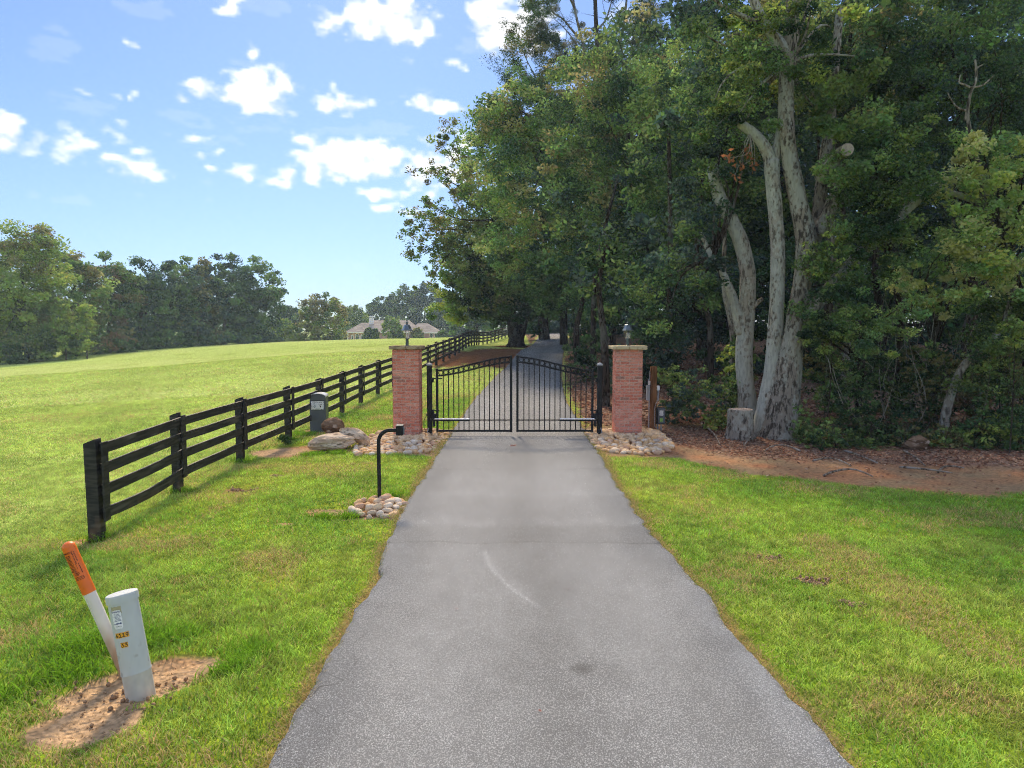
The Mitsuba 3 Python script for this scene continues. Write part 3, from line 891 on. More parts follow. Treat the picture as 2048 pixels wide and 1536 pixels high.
def inside(poly, q):
    x, y = q[:, 0], q[:, 1]
    r = np.zeros(len(q), bool)
    for (x0, y0), (x1, y1) in zip(poly, poly[1:] + poly[:1]):
        c = (y0 > y) != (y1 > y)
        r ^= c & (x < (x1 - x0) * (y - y0) / (y1 - y0 + 1e-12) + x0)
    return r


def bed(poly, gap, n_max, mound, label, group, avoid, cx, cy, size, tones):
    P = np.array(poly)
    cand = rng.uniform(P.min(0), P.max(0), (40000, 2))
    cand = cand[inside(poly, cand)]
    for ax, ay, ar in avoid:
        cand = cand[np.maximum(np.abs(cand[:, 0] - ax), np.abs(cand[:, 1] - ay)) > ar]
    cand = cand[(cand[:, 0] > REDGE(cand[:, 1]) + .02) | (cand[:, 0] < LEDGE(cand[:, 1]) - .02)]
    got = []
    for q in cand:
        if all((q[0] - g[0]) ** 2 + (q[1] - g[1]) ** 2 > gap * gap for g in got):
            got.append(q)
    got = sorted(got, key=lambda g: g[1])
    rest = []
    for iq, q in enumerate(got):
        s = size * rng.uniform(.75, 1.3)
        h = mound(q[0], q[1])
        if iq >= n_max:
            v, f = PEBM[int(rng.integers(10))]
            M = np.array((T().translate([q[0], q[1], float(ZG(q[0], q[1])) + .35 * s + h]).rotate([0, 0, 1], float(rng.uniform(0, 360))).scale(s)).matrix, float)
            rest.append((v @ M[:3, :3].T + M[:3, 3], f))
            continue
        key = thing('river_stone', label, 'stone', group)
        sh = dict(PEB[int(rng.integers(10))])
        sh['bsdf'] = {'type': 'ref', 'id': f'm_stone_{rng.choice(6, p=tones)}'}
        scene[key] = {**sh, 'to_world': T().translate([q[0], q[1], float(ZG(q[0], q[1])) + .35 * s + h]).rotate([0, 0, 1], float(rng.uniform(0, 360))).rotate([1, 0, 0], float(rng.normal(0, 13))).rotate([0, 1, 0], float(rng.normal(0, 13))).scale(s)}
    if rest:
        key = add('river_stones', join(rest), 'm_stone_0', True)
        labels[key] = {'label': 'rounded tan stones filling the back of the pebble bed, ' + group.split('around ')[-1], 'category': 'stones', 'kind': 'stuff'}
    return len(got)


LB = [(-3.25, 14.5), (-3.05, 13.75), (-2.45, 13.85), (-1.9, 14.25), (-1.40, 14.5), (-1.36, 16.9), (-2.0, 16.9), (-3.0, 16.7), (-3.35, 15.7)]
RB = [(1.66, 14.85), (1.95, 14.1), (2.6, 13.85), (3.15, 14.1), (3.42, 15.0), (3.40, 16.75), (2.95, 17.2), (1.72, 17.0)]
md = lambda c: (lambda x, y: .07 * max(0, 1 - ((x - c[0]) ** 2 + (y - c[1] + .2) ** 2) / 1.4))
TN = [.3, .14, .2, .2, .14, .02]
TR = [.3, .08, .32, .18, .1, .02]
nb = bed(LB, .113, 140, md(LP), 'rounded tan stone in the pebble bed around the left brick pillar', 'stones around the left pillar', [(LP[0], LP[1], .34), (-1.9, GY, .1)], -2.4, 16, .070, TN)
nb2 = bed(RB, .113, 140, md(RP), 'rounded tan stone in the pebble bed around the right brick pillar', 'stones around the right pillar', [(RP[0], RP[1], .34), (2.02, GY, .1)], 2.4, 16, .070, TR)
KP = [(-2.22, 9.55), (-1.95, 9.32), (-1.6, 9.4), (-1.48, 9.75), (-1.55, 10.15), (-1.9, 10.2), (-2.2, 9.95)]
km = lambda x, y: .10 * max(0, 1 - ((x + 1.87) ** 2 / .16 + (y - 9.85) ** 2 / .2))
nb3 = bed(KP, .105, 60, km, 'rounded tan stone in the small mound at the keypad pole', 'stones at the keypad pole', [(-1.90, 10.0, .05)], -1.9, 9.9, .070, [.2, .2, .16, .3, .1, .04])
print('stones', nb, nb2, nb3)

# ------------------------------------------------------------------ boulders


def boulder(c, r, rot, seed, cut=9, sub=4):
    g = np.random.default_rng(seed)
    m = trimesh.creation.icosphere(subdivisions=sub)
    v = m.vertices.copy()
    for _ in range(cut):
        n = g.normal(size=3)
        n /= np.linalg.norm(n)
        d = v @ n
        lim = g.uniform(.62, .85)
        v = v - np.outer(np.maximum(d - lim, 0) * .85, n)
    v *= 1 + .30 * (meshkit.fbm(v * 1.3 + seed, 3, seed)[:, None] - .5) + .16 * (meshkit.fbm(v * np.array([3, 3, 7]) + seed, 3, seed + 1)[:, None] - .5)
    v *= np.array(r)
    m.vertices = v
    m.apply_transform(trimesh.transformations.euler_matrix(*rot))
    m.apply_translation(c)
    return m


def bld(label, mesh, bs):
    k = thing('boulder', label, 'boulder')
    add(k, mesh, bs, True)


bld('long low pale boulder lying at the front of the boulder group', boulder((-3.74, 14.65, .15), (.50, .32, .20), (.06, -.10, .10), 3), 'm_rock_pale')
bld('dark brown boulder resting behind the long pale one', boulder((-3.86, 15.2, .36), (.26, .24, .23), (.1, -.22, .3), 8, 5), 'm_rock_brown')
bld('pale slanted boulder leaning down towards the pebble bed', boulder((-3.32, 14.9, .24), (.36, .21, .15), (.15, .55, .25), 21), 'm_rock_pale')
b = on(1832, 898)
bld('grey brown field rock half hidden at the foot of the thicket', boulder((b[0], b[1], b[2] + .1), (.32, .22, .2), (0, .1, .4), 31, 5, 3), 'm_rock_brown')

# ------------------------------------------------------------------ keypad on a gooseneck pole
k = thing('keypad_pole', 'black gooseneck pole with an entry keypad rising from a mound of stones', 'keypad stand')
p0 = np.array([-1.90, 10.02, 0])
pts = [p0 + [0, 0, .0], p0 + [0, 0, .5], p0 + [0, 0, .86]]
for a in np.linspace(0, math.pi / 2, 8):
    pts.append(p0 + [.17 * (1 - math.cos(a)), 0, .88 + .17 * math.sin(a)])
pts.append(p0 + [.26, 0, 1.05])
add(k + '__pole', tube(np.array(pts), .027, 14), 'm_black_metal', 40)
add(k + '__keypad_box', bev(.10, .11, .135, .012, tuple(p0 + [.305, -.0, 1.045])), 'm_black_metal')
add(k + '__keypad_hood', bev(.104, .125, .012, .004, tuple(p0 + [.305, -.008, 1.119])), 'm_lantern')
add(k + '__keypad_face', bev(.012, .08, .10, .003, tuple(p0 + [.361, 0, 1.04])), 'm_box_grey')

# ------------------------------------------------------------------ grey parcel drop box
from shapely.geometry import Polygon
k = thing('drop_box', 'dark grey metal parcel drop box with an arched lid in front of the fence', 'drop box')
bx = on(632, 863)
W, D, HB = .385, .42, .865
M = trimesh.transformations.rotation_matrix(.10, [0, 0, 1])
M[:3, 3] = (-4.76, 17.3, bx[2])


def bput(key, m, bs, smooth=False):
    m = m.copy()
    m.apply_transform(M)
    return add(key, m, bs, smooth)


arc = [(W / 2 * math.cos(t), HB - .03 + .075 * math.sin(t)) for t in np.linspace(0, math.pi, 15)]
body = trimesh.creation.extrude_polygon(Polygon([(W / 2, -.03), *arc, (-W / 2, -.03)]), D, engine='earcut')
R = np.array([[1, 0, 0, 0], [0, 0, -1, D], [0, 1, 0, 0], [0, 0, 0, 1.0]])
body.apply_transform(R)
bput(k + '__body', body, 'm_box_grey', 30)
arc2 = [((W / 2 + .008) * math.cos(t), HB - .026 + .083 * math.sin(t)) for t in np.linspace(0, math.pi, 15)]
lid = trimesh.creation.extrude_polygon(Polygon([*arc2, *[(x * .965, z - .010) for x, z in arc2[::-1]]]), D + .03, engine='earcut')
lid.apply_transform(np.array([[1, 0, 0, 0], [0, 0, -1, D + .015], [0, 1, 0, 0], [0, 0, 0, 1.0]]))
bput(k + '__lid', lid, 'm_box_lid', 30)
bput(k + '__drawer_seam', bev(W - .02, .006, .012, .002, (0, -.001, HB - .115)), 'm_ink')
bput(k + '__handle', bev(.012, .07, .03, .004, (W / 2 + .006, .2, HB - .20)), 'm_box_lid')
sg = bput(k + '__sign', bev(.30, .006, .20, .002, (-.005, -.003, HB - .235)), 'm_sticker')


def scribble(seed, w, h, n):
    """a line of print too small to read: short uneven strokes"""
    r = np.random.default_rng(seed)
    out, x = [], 0
    for _ in range(n):
        l = w / n * r.uniform(.45, .95)
        out.append(bev(l, h * r.uniform(.75, 1.1), .0012, .0003, (x + l / 2, 0, 0)))
        x += w / n
    return join(out)


def onfront(m, x, z):
    m.apply_transform(np.array([[1, 0, 0, x], [0, 0, -1, -.0066], [0, 1, 0, z], [0, 0, 0, 1.0]]))
    return m


for (x, z, w, h, n, bs, s) in [(-.115, HB - .165, .23, .013, 15, 'm_ink', 1), (-.11, HB - .202, .09, .015, 6, 'm_ink_teal', 2), (.02, HB - .204, .09, .018, 5, 'm_ink', 3), (-.06, HB - .312, .12, .010, 8, 'm_ink_teal', 4)]:
    bput(k + '__sign__print_line', onfront(scribble(s, w, h, n), x, z), bs)
bput(k + '__sign__emblem', onfront(lathe([(.012, 0), (.027, 0), (.027, .0012), (.012, .0012)], 14), -.07, HB - .262), 'm_ink_teal')
bput(k + '__sign__emblem', onfront(bev(.036, .042, .0012, .0003), .065, HB - .262), 'm_ink')

# ------------------------------------------------------------------ utility pedestal and marker post
k = thing('utility_pedestal', 'leaning grey oval utility pedestal numbered 4119 and 33', 'utility pedestal')
foot, head = np.array([-2.575, 4.74, -.02]), None
hd = at(243, 1186, 4.76)
axis = hd - foot
L = np.linalg.norm(axis)
zv = axis / L
ROT = math.radians(33)
xv = np.array([math.cos(ROT), math.sin(ROT), 0])
xv -= zv * (xv @ zv)
xv /= np.linalg.norm(xv)
yv = np.cross(zv, xv)
MP = np.eye(4)
MP[:3, 0], MP[:3, 1], MP[:3, 2], MP[:3, 3] = xv, yv, zv, foot
EA, EB = .094, .068


def pput(key, m, bs, smooth=False):
    m = m.copy()
    m.apply_transform(MP)
    return add(key, m, bs, smooth)


def oval(prof, n=48):
    m = lathe(prof, n)
    m.vertices = m.vertices * np.array([EA, EB, 1])
    return m


lo = .145
pput(k + '__base_sleeve', oval([(.0, -.12), (.985, -.12), (.985, lo), (.94, lo + .003), (0, lo + .003)]), 'm_base', 40)
pput(k + '__body', oval([(.96, lo - .004), (1.04, lo - .004), (1.02, lo + .010), (1.0, lo + .016), (1.0, L - .045), (.97, L - .04)]), 'm_pedestal', 40)
pput(k + '__lid', oval([(.98, L - .052), (1.085, L - .052), (1.085, L - .012), (1.06, L - .002), (1.0, L + .002), (.0, L + .006)]), 'm_pedestal', 40)
TH0 = -math.pi / 2 - .62


def wrap(m, s0, z0, lift, tilt=0.0):
    """bends a flat mesh (x right, y up, z out) on to the oval, s0 metres right of the reading line"""
    m = m.copy()
    if tilt:
        m.apply_transform(trimesh.transformations.rotation_matrix(tilt, [0, 0, 1]))
    v = m.vertices
    # arc length along the ellipse
    tt = np.linspace(-math.pi * 1.2, .3, 900)
    ds = np.hypot(EA * np.sin(tt), EB * np.cos(tt))
    cs = np.concatenate([[0], np.cumsum((ds[1:] + ds[:-1]) / 2 * np.diff(tt))])
    c0 = np.interp(TH0, tt, cs)
    th = np.interp(c0 + s0 + v[:, 0], cs, tt)
    nx_, ny_ = np.cos(th) / EA, np.sin(th) / EB
    nl = np.hypot(nx_, ny_)
    o = v[:, 2] + lift
    m.vertices = np.stack([EA * np.cos(th) + nx_ / nl * o, EB * np.sin(th) + ny_ / nl * o, z0 + v[:, 1]], 1)
    return m


def plate(w, h, n=10, wav=0.0):
    xs = np.linspace(-w / 2, w / 2, n)
    zz = np.linspace(-h / 2, h / 2, 9)
    V = []
    for z in zz:
        g = 1 - wav * (abs(math.sin(z * 60)))
        if wav and abs(z) > h * .49:
            g *= .8
        V += [(x * g, z, 0) for x in xs]
    i, j = np.meshgrid(np.arange(8), np.arange(n - 1), indexing='ij')
    F = np.stack([i * n + j, i * n + j + 1, (i + 1) * n + j + 1, (i + 1) * n + j], -1).reshape(-1, 4)
    F = np.vstack([F[:, [0, 1, 2]], F[:, [0, 2, 3]]])
    return trimesh.Trimesh(np.array(V), F, process=False)


def fine_text(t, h, bold=True):
    m = meshkit.text_mesh(t, h, .0006, bold)
    v, f = trimesh.remesh.subdivide_to_size(m.vertices, m.faces, .012)
    m = trimesh.Trimesh(v, f, process=False)
    b = m.bounds
    m.apply_translation([-(b[0][0] + b[1][0]) / 2, 0, 0])
    return m


def thin_scribble(seed, w, h, n):
    m = scribble(seed, w, h, n)
    m.apply_translation([-w / 2, 0, 0])
    return m


scene['m_sticker2'] = {'type': 'twosided', 'b': {'type': 'ref', 'id': 'm_sticker'}}
scene['m_yellow2'] = {'type': 'twosided', 'b': {'type': 'ref', 'id': 'm_yellow'}}
mottled('m_glue', (.42, .38, .22), .7, .3, 40)
scene['m_glue2'] = {'type': 'twosided', 'b': {'type': 'ref', 'id': 'm_glue'}}
zc = L - .157
pput(k + '__glue_patch', wrap(plate(.064, .05), .002, L - .093, .0008), 'm_glue2')
stk = pput(k + '__warning_sticker', wrap(plate(.062, .128, 10, .10), 0, zc, .0016), 'm_sticker2')
pput(k + '__warning_sticker__lettering', wrap(fine_text('WARNING', .0085), 0, zc + .048, .0022), 'm_ink_blue')
for i, (dz, w) in enumerate([(.036, .036), (.027, .032), (.018, .046), (.009, .034), (.0, .04), (-.009, .044)]):
    pput(k + '__warning_sticker__print_line', wrap(thin_scribble(20 + i, w, .0038, 7), .003, zc + dz, .0022), 'm_ink_blue')
pput(k + '__warning_sticker__emblem', wrap(join([thin_scribble(31, .034, .010, 6).apply_translation([.006, 0, 0]), bev(.016, .004, .0012, .0003, (-.018, -.004, 0))]), 0, zc - .028, .0022), 'm_ink_blue')
pput(k + '__warning_sticker__print_line', wrap(thin_scribble(33, .038, .004, 8), .002, zc - .048, .0022), 'm_ink')
z1 = L - .268
for i, ch in enumerate('4119'):
    kk = pput(k + '__number_tile', wrap(plate(.0205, .036), .010 + (i - 1.5) * .0215, z1, .0016), 'm_yellow2')
    pput(kk + '__digit', wrap(fine_text(ch, .026, True), .010 + (i - 1.5) * .0215, z1 - .013, .0022), 'm_ink')
z2 = L - .337
for i, ch in enumerate('33'):
    kk = pput(k + '__number_tile', wrap(plate(.0215, .036), .014 + (i - .5) * .0225, z2, .0016), 'm_yellow2')
    pput(kk + '__digit', wrap(fine_text(ch, .026, True), .014 + (i - .5) * .0225, z2 - .013, .0022), 'm_ink')

k = thing('marker_post', 'leaning white marker post with an orange printed sleeve beside the utility pedestal', 'marker post')
foot = np.array([-2.83, 5.02, -.02])
hd = at(133, 1084, 4.98)
zv = (hd - foot) / np.linalg.norm(hd - foot)
L = np.linalg.norm(hd - foot)
xv = np.array([1.0, .25, 0])
xv -= zv * (xv @ zv)
xv /= np.linalg.norm(xv)
MP = np.eye(4)
MP[:3, 0], MP[:3, 1], MP[:3, 2], MP[:3, 3] = xv, np.cross(zv, xv), zv, foot
EA = EB = .0455
TH0 = -math.pi / 2
OL = .40
pput(k + '__pipe', lathe([(0, -.1), (.042, -.1), (.042, L - OL), (.03, L - OL + .01)], 32), 'm_sleeve', 40)
pput(k + '__sleeve', lathe([(.040, L - OL), (.0455, L - OL), (.0455, L - .045), (.0445, L - .043), (.0455, L - .04)] + [(.0455 * math.cos(a), L - .04 + .040 * math.sin(a)) for a in np.linspace(.1, math.pi / 2, 9)], 32), 'm_orange', 40)
wr = lambda m, s, z, t=0: wrap(m, s, z, .0007, t)
pput(k + '__sleeve__lettering', wr(fine_text('WARNING', .011), -.016, L - .082), 'm_ink_orange')
for i in range(13):
    pput(k + '__sleeve__print_line', wr(thin_scribble(50 + i, .040 if i not in (3, 8) else .03, .0062, 7), -.020, L - .098 - i * .0098), 'm_ink_orange')
for j, (s, z, w) in enumerate([(.017, L - .125, .085), (.030, L - .115, .075), (.030, L - .205, .075), (.012, L - .19, .08)]):
    pput(k + '__sleeve__print_line', wr(thin_scribble(70 + j, w, .007 if j < 3 else .002, 9 if j < 3 else 1), s, z, -math.pi / 2), 'm_ink_orange')
t = np.linspace(0, 2 * np.pi, 25)
sym = join([tube(np.stack([.014 * np.cos(t), .014 * np.sin(t), t * 0 + .0004], 1), .0018, 4, cap=False), bev(.028, .003, .001, .0003).apply_transform(trimesh.transformations.rotation_matrix(-.8, [0, 0, 1])), bev(.010, .014, .001, .0003)])
pput(k + '__sleeve__emblem', wr(sym, -.006, L - .236), 'm_ink_orange')
for i in range(3):
    pput(k + '__sleeve__print_line', wr(thin_scribble(90 + i, .062, .0055, 10), .0, L - .263 - i * .010), 'm_ink_orange')

# ------------------------------------------------------------------ power post
k = thing('power_post', 'brown wooden post carrying grey electrical boxes beside the right brick pillar', 'post')
q = np.array([3.385, 16.95, float(ZG(3.385, 16.95))])
px_ = lambda dx, dy, dz: tuple(q + [dx, dy, dz])
add(k + '__timber', bev(.145, .14, 1.66, .008, px_(0, 0, .73)), 'm_post_wood')
add(k + '__breaker_box', bev(.075, .13, .36, .008, px_(-.125, .0, .93)), 'm_galv')
add(k + '__junction_box', bev(.05, .07, .10, .006, px_(-.10, -.01, 1.17)), 'm_paper')
add(k + '__upper_conduit', tube(spline([px_(-.09, 0, 1.1), px_(-.12, 0, 1.2), px_(-.088, 0, 1.3), px_(-.088, 0, 1.46)], 16), .014, 8), 'm_galv', 40)
add(k + '__lower_conduit', tube([px_(-.10, -.02, .75), px_(-.10, -.02, -.05)], .014, 8), 'm_galv', 40)
add(k + '__outlet_box', bev(.07, .10, .11, .008, px_(.108, -.01, 1.05)), 'm_silver')
add(k + '__outlet_conduit', tube([px_(.115, -.01, 1.0), px_(.115, -.01, .74)], .019, 8), 'm_galv', 40)
add(k + '__cable', tube(spline([px_(.10, -.02, .76), px_(.05, -.08, .68), px_(.02, -.085, .5), px_(.02, -.085, .2), px_(.04, -.08, .12), px_(.09, -.08, .1)], 24), .008, 6), 'm_galv', 40)
cb = add(k + '__control_box', bev(.235, .16, .395, .012, px_(.165, .0, .385)), 'm_black_metal')
add(k + '__control_box__door', bev(.17, .012, .37, .004, px_(.19, -.086, .385)), 'm_box_grey')
add(k + '__control_box__white_label', bev(.09, .004, .13, .001, px_(.185, -.0935, .455)), 'm_paper')
add(k + '__control_box__green_label', bev(.075, .004, .09, .001, px_(.185, -.0935, .29)), 'm_green')
for dx in (.12, .20):
    add(k + '__control_box__conduit', tube([px_(dx, 0, .2), px_(dx, 0, -.05)], .016, 8), 'm_galv', 40)

# ------------------------------------------------------------------ stump
k = thing('tree_stump', 'sawn grey tree stump in front of the pale lichened trunks', 'tree stump')
s0 = on(1480, 877)
r = np.random.default_rng(4)
zz = [(-.1, 1.32), (.02, 1.22), (.12, 1.06), (.3, 1.0), (.5, .98), (.63, .985), (.66, .95)]
m = lathe([(a * .285, z) for z, a in zz], 40)
th = np.arctan2(m.vertices[:, 1], m.vertices[:, 0])
rad = 1 + .10 * (meshkit.fbm(np.stack([np.cos(th) * 3, np.sin(th) * 3, m.vertices[:, 2] * .8], -1), 4, 3) - .5) * 2 + .03 * np.sin(th * 17 + 2 * meshkit.noise(m.vertices * 6))
m.vertices[:, :2] *= rad[:, None]
m.apply_translation(s0)
add(k + '__bark', m, 'm_bark_dark' if False else 'm_bark_grey', True)
cap = lathe([(.0, .672), (.20, .668), (.268, .655), (.262, .60)], 40)
cap.vertices[:, :2] *= rad[np.minimum(np.arange(len(cap.vertices)), len(rad) - 1)][:, None] * 1.0
cap.apply_translation(s0)


def endgrain(p, n, uv):
    d = dr.sqrt(dr.square(p.x - float(s0[0])) + dr.square(p.y - float(s0[1])))
    ring = .5 + .5 * dr.sin(d * 260 + 5 * mikit.noise(p.x * 9, p.y * 9, 1.0))
    return mikit.mix(C(.34, .27, .22), C(.50, .42, .36), ring) * (.7 + .5 * mikit.noise(p.x * 14, p.y * 30, 2.0))


scene['m_endgrain'] = {'type': 'twosided', 'b': {'type': 'diffuse', 'reflectance': mikit.proc(endgrain)}}
add(k + '__cut_face', cap, 'm_endgrain', 40)

# ------------------------------------------------------------------ house on the far side of the meadow
HY = 186.0
hx = lambda px: (px - 1024) / FPX * HY
hz = lambda py, dy=0: float(at(1024, py, HY + dy)[2])
hxd = lambda px, dy: (px - 1024) / FPX * (HY + dy)
k = thing('house', 'pale brick house with brown hipped roofs beyond the meadow', 'house')
ZE, ZBASE = hz(664.2), hz(690)


def hip(x0, x1, y0, y1, ze, zr, in0, in1, key):
    o = .45
    ym = (y0 + y1) / 2
    V = np.array([(x0 - o, y0 - o, ze), (x1 + o, y0 - o, ze), (x1 + o, y1 + o, ze), (x0 - o, y1 + o, ze), (x0 + in0, ym, zr), (x1 - in1, ym, zr)])
    F = [[0, 1, 5], [0, 5, 4], [2, 3, 4], [2, 4, 5], [3, 0, 4], [1, 2, 5], [0, 3, 2], [0, 2, 1]]
    r_ = add(key + '__roof', (V, np.array(F)), 'm_shingle')
    add(r_ + '__fascia', bev(x1 - x0 + 2 * o + .06, .12, .28, .02, ((x0 + x1) / 2, y0 - o - .07, ze - .12)), 'm_trim')
    return r_


def wall(x0, x1, y0, y1, ze):
    add(k + '__wall', bev(x1 - x0, y1 - y0, ze - ZBASE, .02, ((x0 + x1) / 2, (y0 + y1) / 2, (ze + ZBASE) / 2 - .02)), 'm_house_brick')


wall(hx(691), hx(738), HY + 2, HY + 12, ZE)
wall(hx(707), hx(734), HY - .6, HY + 2.4, ZE)
wall(hx(738), hx(840), HY + 3, HY + 17, ZE)
wall(hx(836), hx(879), HY + 6, HY + 16, ZE)
hip(hx(691), hx(742), HY + 2, HY + 12, ZE, hz(645.5, 7), 2.9, 2.5, k)
hip(hx(707), hx(734), HY - .6, HY + 5, ZE, hz(653), 1.7, 1.7, k)
r0 = hip(hxd(728, 10), hxd(838, 10), HY + 3, HY + 17, ZE, hz(640.5, 10), 2.3, 2.6, k)
hip(hxd(822, 11), hxd(878, 8), HY + 6, HY + 16, ZE - .1, hz(646.5, 11), 2.0, 3.5, k)
cx = hxd(744, 8)
add(r0 + '__chimney', bev(1.15, 1.0, 2.4, .03, (cx, HY + 8, hz(641, 8))), 'm_trim')
add(r0 + '__chimney_cap', join([bev(1.3, 1.15, .12, .02, (cx, HY + 8, hz(635.5, 8))), trimesh.convex.convex_hull(np.array([(cx + i * .62, HY + 8 + j * .5, hz(634.8, 8)) for i in (-1, 1) for j in (-1, 1)] + [(cx + i * .2, HY + 8, hz(630.8, 8)) for i in (-1, 1)]))]), 'm_box_grey')
for px, wpx in ((706.3, 2.6), (716.2, 6.6), (727.3, 6.2)):
    x, w = hx(px), wpx / FPX * HY
    yf = HY - .62 if px > 707 else HY + 1.97
    yf = HY - .62
    arc = [(w / 2 * math.cos(t), hz(671.5) + w / 2 * math.sin(t)) for t in np.linspace(0, math.pi, 11)]
    pg = trimesh.creation.extrude_polygon(Polygon([(w / 2, hz(681)), *arc, (-w / 2, hz(681))]), .04, engine='earcut')
    pg.apply_transform(np.array([[1, 0, 0, x], [0, 0, -1, yf], [0, 1, 0, 0], [0, 0, 0, 1.0]]))
    w2 = w + .3
    arc = [(w2 / 2 * math.cos(t), hz(671.5) + w2 / 2 * math.sin(t)) for t in np.linspace(0, math.pi, 11)]
    fr = trimesh.creation.extrude_polygon(Polygon([(w2 / 2, hz(681)), *arc, (-w2 / 2, hz(681))]), .03, engine='earcut')
    fr.apply_transform(np.array([[1, 0, 0, x], [0, 0, -1, yf + .02], [0, 1, 0, 0], [0, 0, 0, 1.0]]))
    kw = add(k + '__window', fr, 'm_trim')
    add(kw + '__pane', pg, 'm_pane')
    add(kw + '__transom', bev(w + .2, .05, .12, .01, (x, yf - .05, hz(671.8))), 'm_trim')
for px in (692.8, 733.5):
    add(k + '__corner_trim', bev(.35, .12, ZE - ZBASE, .02, (hx(px), HY - .62 if px > 707 else HY + 1.95, (ZE + ZBASE) / 2)), 'm_trim')
for px in (858, 868, 874):
    kw = add(k + '__window', bev(.9, .06, 1.3, .02, (hx(px), HY + 5.97, hz(671))), 'm_trim')
    add(kw + '__pane', bev(.7, .06, 1.1, .02, (hx(px), HY + 5.94, hz(671))), 'm_pane')

# ------------------------------------------------------------------ foliage
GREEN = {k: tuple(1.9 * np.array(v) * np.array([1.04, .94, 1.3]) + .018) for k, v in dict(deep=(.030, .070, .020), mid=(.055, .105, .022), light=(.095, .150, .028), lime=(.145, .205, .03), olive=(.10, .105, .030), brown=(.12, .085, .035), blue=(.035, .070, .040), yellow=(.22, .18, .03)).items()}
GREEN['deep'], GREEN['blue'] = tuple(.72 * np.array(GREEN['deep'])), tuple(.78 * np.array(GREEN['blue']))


def leaf_quads(rng, c, size, col, up=.35, aspect=.55):
    n = len(c)
    nn = rng.normal(size=(n, 3))
    nn /= np.linalg.norm(nn, axis=1, keepdims=True)
    nn[:, 2] += up * np.sign(nn[:, 2] + 1e-9)
    nn /= np.linalg.norm(nn, axis=1, keepdims=True)
    a = np.cross(nn, rng.normal(size=(n, 3)))
    a /= np.linalg.norm(a, axis=1, keepdims=True) + 1e-9
    b = np.cross(nn, a)
    L = (size * rng.uniform(.65, 1.35, n))[:, None]
    v = np.stack([c - a * L * .5, c + b * L * aspect * .5 - a * L * .05, c + a * L * .5, c - b * L * aspect * .5 - a * L * .05], 1).reshape(-1, 3)
    k = np.arange(n)[:, None] * 4
    f = np.concatenate([k + [0, 1, 2], k + [0, 2, 3]])
    return v, f, np.repeat(col, 4, 0)


def pal(*names):
    return np.array([GREEN[n] for n in names])


SHADY = 0


def cloud_of_leaves(rng, centres, radii, per, size, tones, weights=None, flat=.62, jitter=.28, aspect=.55):
    m = len(centres)
    t = tones[rng.choice(len(tones), m, p=weights)] * rng.uniform(.66, 1.38, (m, 1))
    n = m * per
    d = rng.normal(size=(n, 3))
    d /= np.linalg.norm(d, axis=1, keepdims=True)
    rr = rng.random(n) ** .55
    P = np.repeat(centres, per, 0) + d * rr[:, None] * np.repeat(radii, per)[:, None] * np.array([1, 1, flat])
    c = np.repeat(t, per, 0) * rng.uniform(1 - jitter, 1 + jitter, (n, 1)) * (1 + rng.normal(0, .08, (n, 3)))
    return leaf_quads(rng, P, np.repeat(size * rng.uniform(.68, 1.35, m), per), np.clip(c, .004, .6), .35, aspect)


def crown_points(rng, n, c, r, seed, shell=2.4, gap=.36, rough=.55, lower=1.0):
    out = []
    r = np.array(r)
    while len(out) < n:
        d = rng.normal(size=(400, 3))
        d /= np.linalg.norm(d, axis=1, keepdims=True)
        R = (1 - rough / 2) + rough * meshkit.fbm(d * 2.3 + seed * 1.7, 3, seed)
        q = d * (R * rng.random(400) ** (1 / shell))[:, None]
        keep = meshkit.fbm(q * 3.1 + seed, 2, seed + 7) > gap
        q = q[keep]
        q[:, 2] *= np.where(q[:, 2] < 0, lower, 1.0)
        out += list(q * r + c)
    return np.array(out[:n])


TOTAL = [0]


def crown(rng, key, part, centres, rad, n_leaves, size, tones, w=None, flat=.62, bs='m_leaf', aspect=.55, jit=.28):
    per = max(6, int(n_leaves / len(centres)))
    v, f, c = cloud_of_leaves(rng, centres, rad, per, size, tones, w, flat, jit, aspect)
    zg = ZG(v[:, 0], v[:, 1])
    v[:, 2] = np.maximum(v[:, 2], zg + .02)
    TOTAL[0] += len(f)
    return add(key + '__' + part, (v, f), bs, False, color=c)


def limb_mesh(rng, p, q, r0, r1, sag=.12, n=9, sides=6):
    p, q = np.array(p), np.array(q)
    L = np.linalg.norm(q - p)
    mid = (p + q) / 2 + rng.normal(0, .09 * L, 3) + np.array([0, 0, sag * L])
    P = spline([p, mid, q], n)
    return tube(P, np.linspace(r0, r1, n), sides, rough=.12, seed=int(rng.integers(99)))


NT = [100]


